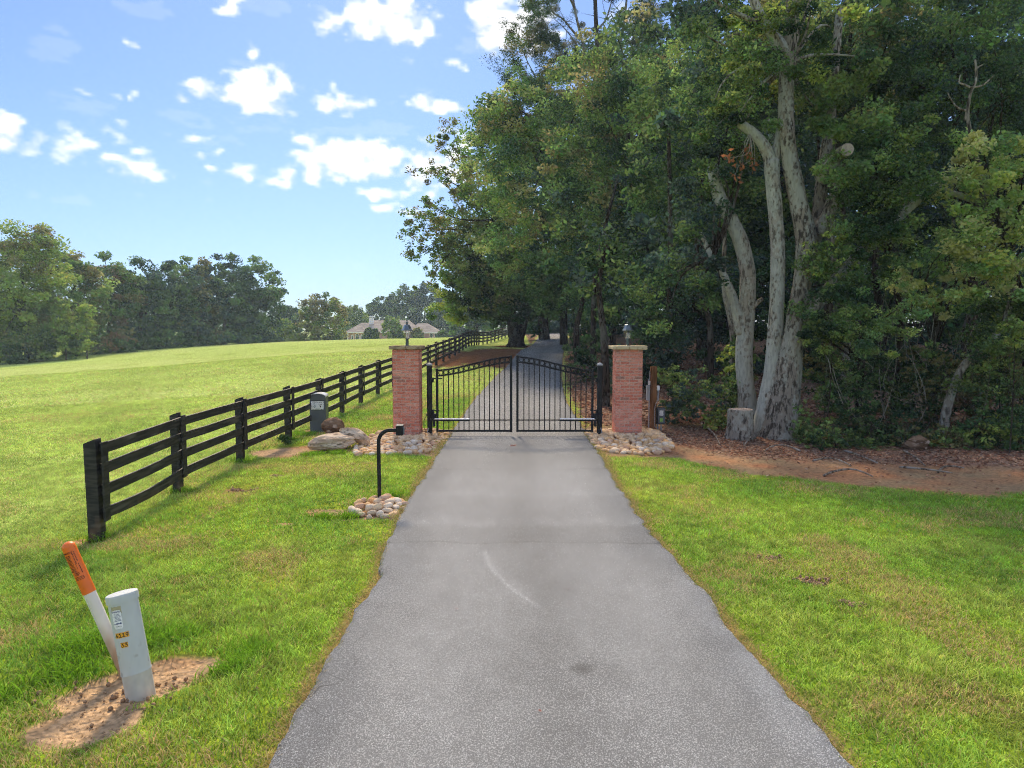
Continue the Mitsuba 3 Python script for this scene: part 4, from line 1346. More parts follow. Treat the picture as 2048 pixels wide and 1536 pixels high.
def tree(name, label, cat, px, py, rx, ry, y, tones, w=None, k=3.4, lp=4.0, clump=.20, n_cl=None, gap=.36, rough=.55, trunk=None, bark_='m_bark_dark', limbs=10, group=None, depth=.9, base=None, lower=1.0, shell=2.4, flat=.62, part='crown'):
    """crown centred under picture point (px, py), half sizes rx, ry (picture pixels), at distance y"""
    NT[0] += 1
    rng = np.random.default_rng(NT[0] * 13)
    key = thing(name, label, cat, group)
    c = at(px, py, y)
    s = y / FPX
    R = (rx * s, rx * s * depth, ry * s)
    size = lp * y / 710
    n_leaves = int(k * math.pi * rx * ry / 4 / (.5 * lp * lp * .5 * .75))
    mean = (R[0] * R[2]) ** .5
    n_cl = n_cl or int(np.clip(n_leaves / 110, 24, 420))
    pts = crown_points(rng, n_cl, c, R, NT[0], shell, gap, rough, lower)
    rad = clump * mean * rng.uniform(.6, 1.35, n_cl) * (90 / n_cl) ** .22
    crown(rng, key, part, pts, rad, n_leaves, size, tones, w, flat, jit=.28 if y < 80 else .10)
    bxy = np.array(base if base is not None else (c[0] + rng.normal(0, .05 * R[0]), y))
    zg = float(ZG(*bxy))
    tr = trunk if trunk else max(.08, .055 * mean)
    top = c + np.array([0, 0, R[2] * .35])
    P = spline([(bxy[0], bxy[1], zg - .3), (bxy[0] + rng.normal(0, .1), bxy[1], zg + (c[2] - zg) * .4), (c[0], c[1], max(c[2], zg + .5)), top], 14)
    add(key + '__trunk', tube(P, np.linspace(tr * 1.15, tr * .25, 14), 9, rough=.12, seed=NT[0]), bark_, True)
    if limbs:
        lm = []
        for j in rng.choice(n_cl, min(limbs, n_cl), replace=False):
            t = rng.uniform(.35, .8)
            o = P[int(t * 13)]
            lm.append(limb_mesh(rng, o, pts[j], tr * .35, tr * .08))
        add(key + '__limbs', join(lm), bark_, True)
    return key


# ---- far left tree line across the meadow
TL = [(45, 568, 92, 134, 92, pal('lime', 'light', 'olive'), [.5, .35, .15], 'tall yellow-green tree at the left edge of the meadow tree line'),
      (10, 640, 60, 70, 97, pal('mid', 'deep', 'light'), None, 'dark green tree low at the left end of the tree line'),
      (150, 600, 66, 100, 100, pal('olive', 'mid', 'light'), None, 'olive green tree beside the tall yellow-green one'),
      (222, 612, 58, 98, 108, pal('mid', 'olive', 'mid', 'deep', 'brown'), None, 'rust tinged tree third along the meadow tree line'),
      (282, 612, 60, 92, 114, pal('deep', 'mid', 'blue'), None, 'open grey-green tree with sky showing through its crown'),
      (340, 612, 56, 88, 120, pal('mid', 'blue', 'deep'), None, 'dark rounded tree in the middle of the meadow tree line'),
      (395, 608, 58, 92, 126, pal('blue', 'mid', 'olive'), None, 'blue-green tree left of the two big dark trees of the tree line'),
      (452, 608, 64, 92, 132, pal('deep', 'blue', 'mid'), None, 'big dense dark tree second from the right end of the tree line'),
      (508, 610, 66, 92, 138, pal('deep', 'mid', 'blue'), None, 'big dense dark tree at the right end of the tree line')]
for px, py, rx, ry, y, tones, w, lab in TL:
    tree('broadleaf_tree', lab, 'tree', px, py, rx, ry, y, tones * 1.25, w, k=5.6, lp=3.3, group=None, gap=.42 if 'sky showing' in lab or 'rust' in lab else .28, rough=.32, clump=.23, limbs=8, lower=1.3, shell=3)
for px, py, rx, ry, y, tones, lab in [(128, 645, 18, 52, 90, pal('lime', 'light'), 'slim lime green sapling before the tree line, left of the pair'), (172, 650, 20, 50, 91, pal('lime', 'light'), 'slim lime green sapling before the tree line, right of the pair'),
                                      (90, 690, 78, 38, 92, pal('mid', 'deep', 'light'), 'low green brush under the left end of the tree line'), (215, 690, 60, 26, 102, pal('deep', 'mid', 'brown'), 'low dark brush under the rust tinged tree'),
                                      (320, 686, 70, 24, 113, pal('deep', 'mid'), 'low dark brush under the middle of the tree line'), (440, 680, 80, 22, 126, pal('deep', 'mid', 'blue'), 'low dark brush under the right end of the tree line'),
                                      (100, 655, 110, 66, 150, pal('deep', 'blue', 'mid'), 'dark green trees massed behind the left end of the tree line'), (290, 650, 125, 60, 165, pal('deep', 'blue', 'mid'), 'dark green trees massed behind the middle of the tree line'), (460, 650, 115, 52, 175, pal('deep', 'blue', 'mid'), 'dark green trees massed behind the right end of the tree line'),
                                      (20, 712, 50, 26, 88, pal('deep', 'mid'), 'shadowy brush at the far left meadow edge')]:
    tree('young_tree' if rx < 30 else 'brush', lab, 'tree' if rx < 30 else 'bush', px, py, rx, ry, y, tones * 1.2, None, k=3.4, lp=3.2, limbs=0, clump=.26, n_cl=60, lower=1.2)
for px, py, rx, ry, y, tones, lab in [(642, 642, 50, 52, 150, pal('olive', 'mid', 'olive', 'lime'), 'round olive tree standing alone left of the house'), (578, 655, 30, 46, 178, pal('blue', 'deep'), 'dark blue-green tree between the tree line and the round olive tree'),
                                      (568, 664, 20, 28, 150, pal('lime', 'light'), 'small light green shrub at the foot of the tree line end'), (594, 676, 15, 8, 148, pal('lime',), 'bright lime shrub left of the round olive tree'),
                                      (712, 640, 28, 30, 215, pal('light', 'mid'), 'light green tree behind the left wing of the house'), (690, 645, 24, 32, 222, pal('mid', 'light'), 'mid green tree behind the round olive tree'),
                                      (762, 632, 34, 36, 240, pal('blue', 'deep', 'mid'), 'blue-green tree behind the chimney'), (805, 618, 40, 44, 244, pal('blue', 'mid', 'light'), 'tall blue-green tree behind the middle of the house'),
                                      (850, 618, 44, 48, 246, pal('blue', 'deep'), 'tall dark tree behind the right wing of the house'), (895, 632, 42, 46, 238, pal('blue', 'deep', 'mid'), 'dark tree right of the house behind the oak foliage'),
                                      (940, 640, 40, 44, 236, pal('deep', 'blue'), 'dark tree farthest right behind the fence'),
                                      (784, 656, 20, 24, 172, pal('mid', 'light'), 'round green tree in front of the middle of the house'), (834, 669, 13, 13, 172, pal('olive', 'mid'), 'small olive tree in front of the right roof'),
                                      (737, 669, 8, 14, 174, pal('mid', 'deep'), 'narrow dark evergreen by the house windows'), (750, 670, 8, 13, 174, pal('mid', 'deep'), 'second narrow evergreen, right of the one by the house windows'),
                                      (798, 672, 10, 9, 172, pal('blue', 'mid'), 'low grey-green shrub right of the round green tree'), (884, 670, 10, 9, 174, pal('blue', 'mid'), 'grey-green shrub at the right corner of the house')]:
    tree('garden_tree' if y < 200 else 'broadleaf_tree', lab, 'tree' if ry > 12 else 'bush', px, py, rx, ry, y, tones * 1.25, None, k=7, lp=2.9, limbs=0, clump=.22, n_cl=170, rough=.12 if 'round' in lab else .25, gap=.08 if 'round' in lab else .24, lower=1.3, shell=3.4, flat=.8)

# ---- woods on the right
WOOD = [  # px, py, rx, ry, y, tones, label, options
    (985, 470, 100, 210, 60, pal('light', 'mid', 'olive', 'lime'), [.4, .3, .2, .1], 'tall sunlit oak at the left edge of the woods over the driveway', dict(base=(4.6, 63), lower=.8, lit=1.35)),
    (905, 600, 52, 72, 58, pal('lime', 'light', 'mid'), [.4, .4, .2], 'low yellow-green maple reaching over the fence', dict(base=(.35, 64.5), trunk=.12)),
    (880, 500, 62, 40, 57, pal('mid', 'light', 'olive'), None, '', dict(branch=True)),
    (1010, 580, 110, 88, 61, pal('mid', 'deep', 'light'), None, '', dict(forked=True)),
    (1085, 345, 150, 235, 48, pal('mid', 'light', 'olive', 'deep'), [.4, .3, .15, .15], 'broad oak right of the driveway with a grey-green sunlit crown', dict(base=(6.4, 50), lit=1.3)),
    (1150, 560, 120, 110, 46, pal('deep', 'mid'), None, 'dark understory tree shading the driveway beyond the gate', dict(base=(6.6, 47))),
    (1255, 300, 165, 250, 37, pal('mid', 'deep', 'olive', 'light'), None, 'big dense oak behind the right lantern', dict(base=(7.3, 38))),
    (1250, 560, 130, 130, 35, pal('deep', 'mid', 'blue'), None, 'shady understory tree right behind the right lantern', dict(base=(7.0, 36))),
    (1400, 330, 150, 260, 30, pal('mid', 'deep', 'light'), None, 'dense dark oak left of the pale lichened trunks', dict(base=(8.3, 31))),
    (1380, 590, 140, 130, 27, pal('deep', 'blue', 'mid'), None, 'shady evergreen tree behind the wooden power post', dict(base=(7.6, 28))),
    (1560, 360, 200, 300, 33, pal('deep', 'mid', 'blue'), None, 'dark oak deep in the woods behind the pale trunks', dict(lp=5.2, k=2.4)),
    (1590, 640, 180, 150, 25, pal('deep', 'blue'), None, 'black-green understory tree behind the forked trunk', dict(lp=4.9)),
    (1800, 300, 240, 330, 29, pal('deep', 'mid', 'blue'), None, 'tall dark oak deep in the woods at the right', dict(lp=5.2, k=2.4)),
    (1800, 640, 200, 170, 23, pal('deep', 'blue', 'mid'), None, 'dark understory tree behind the vine thicket', dict(lp=4.9)),
    (2020, 330, 190, 360, 25, pal('deep', 'mid', 'blue'), None, 'tall dark oak at the right edge of the woods', dict(lp=5.2, k=2.4)),
    (2030, 680, 150, 160, 21, pal('deep', 'mid'), None, 'dark bushy tree low at the right edge of the woods', dict(lp=5.2, k=2.4)),
    (1500, 60, 130, 150, 19, pal('mid', 'light', 'deep'), None, '', dict(front=True)),
    (1700, 90, 190, 170, 20, pal('mid', 'deep', 'olive'), None, 'leafy oak filling the top of the picture right of the forked trunk', dict(base=(9.5, 21))),
    (1930, 130, 180, 200, 18, pal('deep', 'mid', 'blue'), None, 'dusky dark tree filling the top right corner', dict(base=(12.3, 19))),
    (1750, 330, 125, 120, 15.6, pal('mid', 'light', 'deep'), [.5, .25, .25], 'mid green tree with a leafy crown right of the forked trunk', dict(base=(9.3, 17.4), k=2.6, lp=4.4)),
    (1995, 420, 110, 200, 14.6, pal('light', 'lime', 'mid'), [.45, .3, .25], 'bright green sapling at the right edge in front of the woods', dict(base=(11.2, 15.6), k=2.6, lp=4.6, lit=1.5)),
    (1720, 655, 120, 80, 15.0, pal('mid', 'light', 'deep'), [.5, .25, .25], 'leafy young tree over the brush right of the big trunk', dict(base=(8.2, 16.8), k=2.4)),
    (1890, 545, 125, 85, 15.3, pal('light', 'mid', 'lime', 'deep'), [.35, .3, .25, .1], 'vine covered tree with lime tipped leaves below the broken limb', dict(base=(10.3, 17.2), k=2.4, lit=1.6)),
    (1450, 640, 300, 260, 62, pal('deep', 'blue'), None, 'far dark trees closing the woods behind the power post', dict(lp=6.4, k=2.4)),
    (1900, 500, 420, 420, 46, pal('deep', 'blue'), None, 'far dark tree closing the woods at the right', dict(lp=6.8, k=2.2)),
    (1500, 250, 330, 380, 52, pal('deep', 'mid', 'blue'), None, 'far tall tree closing the woods behind the dark oaks', dict(lp=6.4, k=2.4)),
    (1130, 630, 90, 70, 100, pal('deep', 'blue'), None, 'dark tree beyond the crest of the driveway', dict(k=6, gap=.25, lower=1.3)),
    (955, 640, 60, 50, 135, pal('deep', 'blue', 'mid'), None, 'far dark tree seen under the yellow-green maple', dict(k=6, gap=.25, lower=1.3)),
    (1045, 640, 60, 55, 125, pal('deep', 'blue'), None, 'far dark tree seen behind the double-trunked tree', dict(k=6, gap=.25, lower=1.3)),
    (1005, 650, 34, 26, 104, pal('deep', 'blue'), None, 'dark brush behind the far end of the fence', dict(k=6, gap=.22, lower=1.4, limbs=4)),
    (1078, 652, 50, 26, 108, pal('deep', 'blue'), None, 'dark brush beside the crest of the driveway', dict(k=6, gap=.22, lower=1.4, limbs=4)),
    (1110, 430, 150, 230, 76, pal('mid', 'deep'), None, 'far tall oak closing the gap above the driveway crest', dict(k=3.4, gap=.28, lp=5.0)),
    (1270, 400, 190, 300, 72, pal('deep', 'mid'), None, 'far tall oak closing the woods behind the right lantern', dict(k=3.6, gap=.28, lp=5.2)),
]
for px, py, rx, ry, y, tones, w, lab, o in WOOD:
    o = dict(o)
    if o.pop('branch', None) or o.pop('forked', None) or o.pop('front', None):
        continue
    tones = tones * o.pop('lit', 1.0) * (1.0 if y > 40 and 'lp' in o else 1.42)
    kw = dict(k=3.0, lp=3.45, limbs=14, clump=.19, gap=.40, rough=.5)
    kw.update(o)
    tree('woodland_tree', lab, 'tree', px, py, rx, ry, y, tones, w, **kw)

# the double-trunked tree on the verge left of the drive
k = thing('forked_tree', 'dark double-trunked tree on the mulched verge left of the driveway', 'tree')
rng = np.random.default_rng(900)
b = np.array([.32, 60.5, float(ZG(.32, 60.5))])
add(k + '__trunk', tube(spline([b + [-.1, 0, -.4], b + [-.1, 0, .4], b + [-.25, 0, 1.8], b + [-.45, .2, 4], b + [-.7, .3, 7]], 18), np.linspace(.62, .2, 18) ** 1, 12, rough=.12), 'm_bark_dark', True)
add(k + '__trunk', tube(spline([b + [.15, 0, -.3], b + [.25, 0, .5], b + [.6, 0, 1.8], b + [.95, -.2, 4], b + [1.3, -.3, 7]], 18), np.linspace(.50, .16, 18), 12, rough=.12, seed=5), 'm_bark_dark', True)
add(k + '__root_flare', tube(spline([b + [.05, 0, -.35], b + [.05, 0, .05], b + [.05, 0, .5]], 10), [1.35, 1.25, 1.12, 1.0, .92, .86, .8, .76, .7, .6], 14, rough=.2), 'm_bark_dark', True)
c = at(1008, 575, 60.5)
s = 60.5 / FPX
pts = crown_points(rng, 230, c, (112 * s, 100 * s, 82 * s), 31, 2.4, .38, .5, .85)
crown(rng, k, 'crown', pts, np.full(230, .75), 26000, .33, pal('mid', 'light', 'deep'), [.45, .35, .2])
lm = [limb_mesh(rng, b + [rng.choice([-.4, .8]), 0, rng.uniform(3, 6)], pts[j], .13, .03) for j in range(16)]
add(k + '__limbs', join(lm), 'm_bark_dark', True)
# long boughs reaching out over the meadow, with leaf sprays at their ends
ends = [at(*q) for q in [(830, 455, 58), (845, 500, 57), (848, 440, 60), (880, 285, 60), (872, 350, 59), (865, 560, 56), (905, 260, 61), (838, 510, 57), (870, 415, 58)]]
o = at(1000, 480, 60)
k2 = 'woodland_tree'
lm = [limb_mesh(rng, o + [0, 0, rng.uniform(-1, 2)], e, .12, .02, .05) for e in ends]
add(k2 + '__boughs', join(lm), 'm_bark_dark', True)
cc = np.concatenate([e + (o - e) * t + rng.normal(0, .45, 3) for e in ends for t in (0, .06, .15, .25, .38, .5)]).reshape(-1, 3)
cc = np.repeat(cc, 5, 0) + rng.normal(0, .55, (5 * len(cc), 3)) * [1, 1, .7]
crown(rng, k2, 'outer_sprays', cc, rng.uniform(.2, .65, len(cc)), 12000, .22, pal('light', 'mid', 'olive') * 1.2, None, .8)

# tall pine with an open, branchy top
k = thing('pine_tree', 'tall open pine with bare forked branches against the sky', 'tree')
PD = 57.0
a_ = lambda x, y: at(x, y, PD)
trunks = [([(1215, 700), (1208, 450), (1204, 230), (1196, 120), (1192, 40), (1188, -60)], .36, .10), ([(1200, 185), (1168, 95), (1150, 20), (1140, -50)], .15, .06), ([(1204, 225), (1235, 110), (1250, 30), (1256, -50)], .17, .06)]
add(k + '__trunk', tube(spline([a_(*q) for q in trunks[0][0]], 26), np.linspace(.36, .12, 26), 9, rough=.1), 'm_bark_dark', True)
tips = []
for P_, r0, r1 in trunks[1:]:
    add(k + '__limb', tube(spline([a_(*q) for q in P_], 16), np.linspace(r0, r1, 16), 7, rough=.1), 'm_bark_grey', True)
BRN = [[(1200, 200), (1160, 160), (1120, 120), (1085, 75)], [(1196, 240), (1150, 200), (1105, 180), (1060, 190)], [(1198, 150), (1165, 125), (1140, 85), (1110, 30)], [(1160, 80), (1130, 50), (1105, 0), (1090, -30)], [(1205, 230), (1150, 235), (1090, 232), (1010, 215)],
       [(1225, 150), (1265, 110), (1290, 60), (1310, 10)], [(1192, 60), (1215, 30), (1225, -20)], [(1195, 110), (1215, 85), (1232, 50)], [(1240, 90), (1275, 60), (1285, 15)], [(1150, 20), (1120, 5), (1095, 20), (1060, 15)], [(1204, 260), (1130, 260), (1050, 270), (985, 255)],
       [(1204, 230), (1140, 225), (1060, 150), (1030, 60)]]
lm = []
for P_ in BRN:
    pts = spline([a_(*q) + np.array([0, (j > 0) * rng.normal(0, 1.0), 0]) for j, q in enumerate(P_)], 12)
    lm.append(tube(pts, np.linspace(.095, .022, 12), 5))
    for j in range(3, 12):
        for _ in range(2):
            q = pts[j] + rng.normal(0, .75, 3)
            if rng.random() < .6:
                lm.append(tube(spline([pts[j], (pts[j] + q) / 2 + rng.normal(0, .1, 3), q], 5), np.linspace(.03, .010, 5), 4))
            if j > 5 and rng.random() < .72:
                tips.append(q)
add(k + '__branches', join(lm), 'm_bark_grey', True)
tips = np.array(tips)
crown(rng, k, 'needles', tips, rng.uniform(.3, .75, len(tips)), 22000, .21, pal('olive', 'mid', 'deep'), None, .8, 'm_leaf', .22)
pts = np.vstack([crown_points(rng, 60, at(1050, 180, 50), (2.9, 2.5, 3.4), 61), crown_points(rng, 50, at(1010, 255, 51), (2.3, 2, 1.6), 62), crown_points(rng, 40, at(1070, 60, 55), (1.7, 1.5, 2.3), 63), crown_points(rng, 34, at(1150, 130, 57), (2.2, 1.5, 1.3), 64), crown_points(rng, 30, at(1285, 50, 52), (1.5, 1.5, 2.2), 65)])
crown(rng, k, 'lower_needles', pts, rng.uniform(.4, .9, len(pts)), 38000, .22, pal('mid', 'olive', 'deep'), None, .6, 'm_leaf', .25)

# ---- the group of pale lichened trunks at the edge of the woods


def stem(key, nm, pxs, y, r0, r1, bs, n=30, sides=14, dy=0, seed=0, flare=0):
    P = [at(px, py, y + dy * i / (len(pxs) - 1)) for i, (px, py) in enumerate(pxs)]
    P = spline(P, n)
    r = r1 + (r0 - r1) * (1 - np.linspace(0, 1, n)) ** 1.35 if np.isscalar(r0) else np.interp(np.linspace(0, 1, n), np.linspace(0, 1, len(r0)), r0)
    if flare:
        r = r * (1 + flare * np.exp(-np.arange(n) / 2.2))
    return add(key + '__' + nm, tube(P, r, sides, rough=.09, seed=seed), bs, True)


k = thing('lichened_tree', 'pale lichen-covered tree with crooked stems behind the stump', 'tree')
Y1 = 17.0
stem(k, 'trunk', [(1508, 885), (1500, 840), (1491, 770), (1488, 700), (1494, 620), (1496, 560), (1484, 490), (1460, 435), (1436, 385), (1425, 330)], Y1, [.27, .23, .205, .20, .19, .185, .18, .17, .15, .12], None, 'm_bark_pale', 40, flare=.25)
stem(k, 'limb', [(1484, 668), (1470, 610), (1452, 560), (1424, 515), (1400, 460)], Y1, .15, .05, 'm_bark_pale', seed=2)
stem(k, 'limb', [(1492, 640), (1508, 612), (1525, 598)], Y1 - .1, .085, .05, 'm_bark_grey', 10, 8, seed=3)
rng = np.random.default_rng(41)
pts = np.array([at(x, y, Y1 + rng.normal(0, .8)) for x, y in [(1400, 450), (1380, 420), (1430, 340), (1420, 370), (1395, 520), (1370, 470), (1360, 540), (1440, 560), (1345, 600), (1325, 560), (1400, 570), (1425, 345), (1415, 370), (1445, 350), (1455, 245), (1440, 225), (1470, 225)]])
crown(rng, k, 'crown', np.repeat(pts, 3, 0) + rng.normal(0, .3, (51, 3)), rng.uniform(.25, .5, 51), 8500, .10, pal('deep', 'mid', 'blue'), None)
lm = [limb_mesh(rng, at(1425, 520, Y1), p, .04, .012) for p in pts[4:]]
add(k + '__limbs', join(lm), 'm_bark_dark', True)

k = thing('forked_oak', 'large forked oak with two pale trunks rising from one broad base', 'tree')
Y2 = 15.9
stem(k, 'trunk', [(1556, 905), (1560, 850), (1570, 780), (1584, 690), (1597, 610), (1611, 520), (1612, 480), (1598, 410), (1582, 330), (1573, 260), (1572, 180), (1580, 90), (1588, -30)], Y2, [.52, .40, .32, .235, .20, .21, .22, .19, .175, .17, .16, .15, .12], None, 'm_bark_grey', 50, 18, flare=.18)
stem(k, 'trunk', [(1526, 890), (1532, 830), (1545, 740), (1552, 640), (1556, 540), (1552, 440), (1546, 370), (1543, 320)], Y2 + .15, [.30, .24, .185, .165, .16, .155, .16, .17], None, 'm_bark_pale', 36, 14, seed=4)
stem(k, 'limb', [(1543, 330), (1530, 295), (1506, 266), (1476, 244), (1462, 232)], Y2 + .15, .15, .09, 'm_bark_pale', 16, seed=5)
stem(k, 'limb', [(1545, 330), (1556, 290), (1566, 240), (1570, 200)], Y2 + .2, .13, .09, 'm_bark_pale', 12, seed=6)
stem(k, 'limb', [(1608, 530), (1630, 470), (1640, 400), (1650, 320), (1662, 230), (1670, 130), (1680, 20)], Y2 + .3, .18, .09, 'm_bark_grey', 26, dy=.8, seed=7)
stem(k, 'limb', [(1634, 470), (1660, 420), (1678, 370), (1690, 330)], Y2 + .2, .17, .14, 'm_bark_grey', 12, seed=8)
stem(k, 'sawn_limb', [(1640, 360), (1662, 330), (1683, 306), (1695, 299)], Y2 + .1, .13, .135, 'm_bark_pale', 10, dy=-.9, seed=9)
e = at(1695, 299, Y2 - .8)
dsk = lathe([(0, .008), (.125, .006), (.132, -.01)], 18)
zv = (at(1695, 299, Y2 - .8) - at(1683, 306, Y2 - .5))
dsk.apply_transform(trimesh.geometry.align_vectors([0, 0, 1], zv / np.linalg.norm(zv)))
dsk.apply_translation(e)
add(k + '__sawn_face', dsk, 'm_endgrain', 40)
stem(k, 'limb', [(1604, 640), (1640, 600), (1690, 540), (1740, 490), (1800, 430), (1850, 388), (1880, 372)], Y2, .155, .11, 'm_bark_pale', 30, dy=-.6, seed=10)
stem(k, 'broken_limb', [(1872, 376), (1910, 388), (1950, 400), (1975, 404)], Y2 - .6, .055, .075, 'm_bark_pale', 14, 8, seed=11)
stem(k, 'limb', [(1576, 110), (1545, 70), (1520, 30), (1500, -20)], Y2, .15, .09, 'm_bark_pale', 14, seed=12)
stem(k, 'limb', [(1515, 45), (1480, 30), (1440, 8), (1420, -10)], Y2, .07, .03, 'm_bark_grey', 14, 8, seed=13)
stem(k, 'limb', [(1562, 255), (1548, 244), (1535, 240)], Y2 - .1, .07, .035, 'm_bark_grey', 8, 8, seed=14)
rng = np.random.default_rng(42)
spots = [(1500, 60), (1470, 120), (1450, 60), (1510, 150), (1540, 120), (1540, 180), (1600, 60), (1620, 130), (1640, 60), (1700, 180), (1680, 110), (1600, 200), (1530, 30), (1480, 180), (1470, 20), (1560, 60), (1640, 220), (1500, 210), (1458, 238), (1440, 225), (1470, 228), (1462, 250), (1660, 30), (1440, 150), (1520, 100), (1610, 150)]
pts = np.array([at(x, y, Y2 - .2 + rng.uniform(-.7, 1.6)) for x, y in spots])
pts = np.repeat(pts, 5, 0) + rng.normal(0, .38, (5 * len(pts), 3))
crown(rng, k, 'crown', pts, rng.uniform(.2, .45, len(pts)), 24000, .09, pal('mid', 'light', 'lime', 'deep'), [.4, .35, .1, .15])
lm = [limb_mesh(rng, at(1575, 130, Y2), p, .05, .010, n=7, sides=5) for p in pts[::5]]
add(k + '__twigs', join(lm), 'm_bark_grey', True)
spots = [(1710, 380), (1740, 330), (1780, 300), (1700, 340), (1760, 400), (1660, 640), (1630, 600), (1690, 600), (1720, 560), (1780, 350), (1665, 290), (1720, 440), (1790, 440), (1820, 480), (1740, 500), (1750, 470), (1790, 410), (1770, 440), (1735, 460), (1700, 470), (1650, 560)]
pts = np.array([at(x, y, Y2 - .5 + rng.uniform(-.6, .5)) for x, y in spots])
pts = np.repeat(pts, 4, 0) + rng.normal(0, .26, (4 * len(pts), 3))
crown(rng, k, 'lower_leaves', pts, rng.uniform(.18, .38, len(pts)), 15000, .095, pal('mid', 'light', 'deep'), [.5, .3, .2])

# rust coloured dead spray hanging from the forked limb
k = thing('dead_spray', 'hanging spray of rust-brown dead leaves below the pale forked limb', 'dead branch')
rng = np.random.default_rng(43)
b0 = at(1500, 268, Y2 - .2)
lm, ps = [], []
for px, py in [(1462, 320), (1478, 332), (1470, 350), (1500, 312), (1492, 300), (1455, 315), (1508, 330)]:
    e = at(px, py, Y2 - .3 + rng.normal(0, .1))
    lm.append(limb_mesh(rng, b0, e, .010, .005, -.05, 8, 4))
    ps += [e + rng.normal(0, .06, 3) for _ in range(9)]
add(k + '__twig', join(lm), 'm_twig', True)
ps = np.array(ps)
v, f, c = leaf_quads(rng, ps, np.full(len(ps), .12), np.array([.42, .17, .08]) * rng.uniform(.6, 1.3, (len(ps), 1)), 0, .5)
add(k + '__leaves', (v, f), 'm_leaf', False, color=c)

# dead grey tree with bare antler-like branches
k = thing('dead_branch', 'upright bare dead branch with antler-like tips standing on the broken limb near the right edge', 'dead branch')
Y3 = 15.28
stem(k, 'trunk', [(1966, 412), (1963, 380), (1958, 340), (1945, 290), (1938, 255), (1935, 225), (1940, 190), (1952, 160), (1950, 120)], Y3, .075, .022, 'm_bark_grey', 30, 8, seed=20)
for P_ in ([(1936, 222), (1915, 215), (1900, 195), (1895, 185)], [(1940, 175), (1925, 168), (1918, 165), (1921, 150)], [(1941, 175), (1962, 172), (1978, 160), (1988, 150)], [(1937, 225), (1930, 240), (1933, 215)], [(1950, 140), (1960, 132), (1966, 130)], [(1945, 268), (1938, 240), (1936, 215)]):
    stem(k, 'branch', P_, Y3, .026, .010, 'm_twig', 10, 6, seed=21)

# leaning vine-wrapped stem in the thicket
k = thing('leaning_tree', 'thin grey tree leaning right out of the thicket', 'tree')
stem(k, 'trunk', [(1868, 905), (1885, 870), (1893, 820), (1905, 780), (1925, 735), (1955, 705), (1985, 680), (2010, 640), (2030, 560)], 15.2, .115, .06, 'm_bark_grey', 30, 10, seed=22)
rng = np.random.default_rng(44)
pts = np.array([at(x, y, 15.2 + rng.normal(0, .3)) for x, y in [(1990, 660), (2010, 620), (1960, 690), (2030, 580), (2000, 600), (2040, 640), (1940, 720), (1930, 770)]])
crown(rng, k, 'crown', np.repeat(pts, 3, 0) + rng.normal(0, .2, (24, 3)), rng.uniform(.2, .42, 24), 4200, .09, pal('mid', 'deep', 'light'))
# slender dark trunks inside the woods
rng = np.random.default_rng(45)
for i, (px, y, r, lab) in enumerate([(1212, 21.5, .12, 'rough brown trunk just behind the right gate post'), (1340, 26, .13, 'slim dark trunk in the shade behind the power post'), (1420, 24, .10, 'slim dark trunk left of the stump in the shade'), (1452, 20, .08, 'thin grey stem beside the lichened tree'),
                                     (1660, 19, .08, 'thin vine-hung stem right of the forked oak'), (1680, 20, .09, 'thin pale stem in the thicket right of the forked oak'), (1760, 22, .12, 'dark trunk deep in the thicket'), (1945, 20, .11, 'dark trunk behind the leaning tree'),
                                     (1155, 40, .16, 'dark trunk beside the driveway beyond the gate'), (1185, 33, .14, 'dark trunk on the leaf-littered bank')]):
    k = thing('slim_tree', lab, 'tree')
    p = at(px, 800, y)
    zg = float(ZG(p[0], y))
    P = spline([(p[0], y, zg - .2), (p[0] + rng.normal(0, .15), y, zg + 2), (p[0] + rng.normal(0, .4), y, zg + 3.6), (p[0] + rng.normal(0, .5), y, zg + (5 if i == 0 else 9))], 18)
    add(k + '__trunk', tube(P, np.linspace(r * 1.2, r * .5, 18), 9, rough=.12, seed=i), 'm_bark_grey' if i in (3, 5) else 'm_bark_dark', True)
    pts = P[-1] + rng.normal(0, 1.0, (26, 3)) + [0, 0, -.4]
    crown(rng, k, 'crown', pts, rng.uniform(.4, .8, 26), 1500, .2, pal('deep', 'mid', 'blue'))

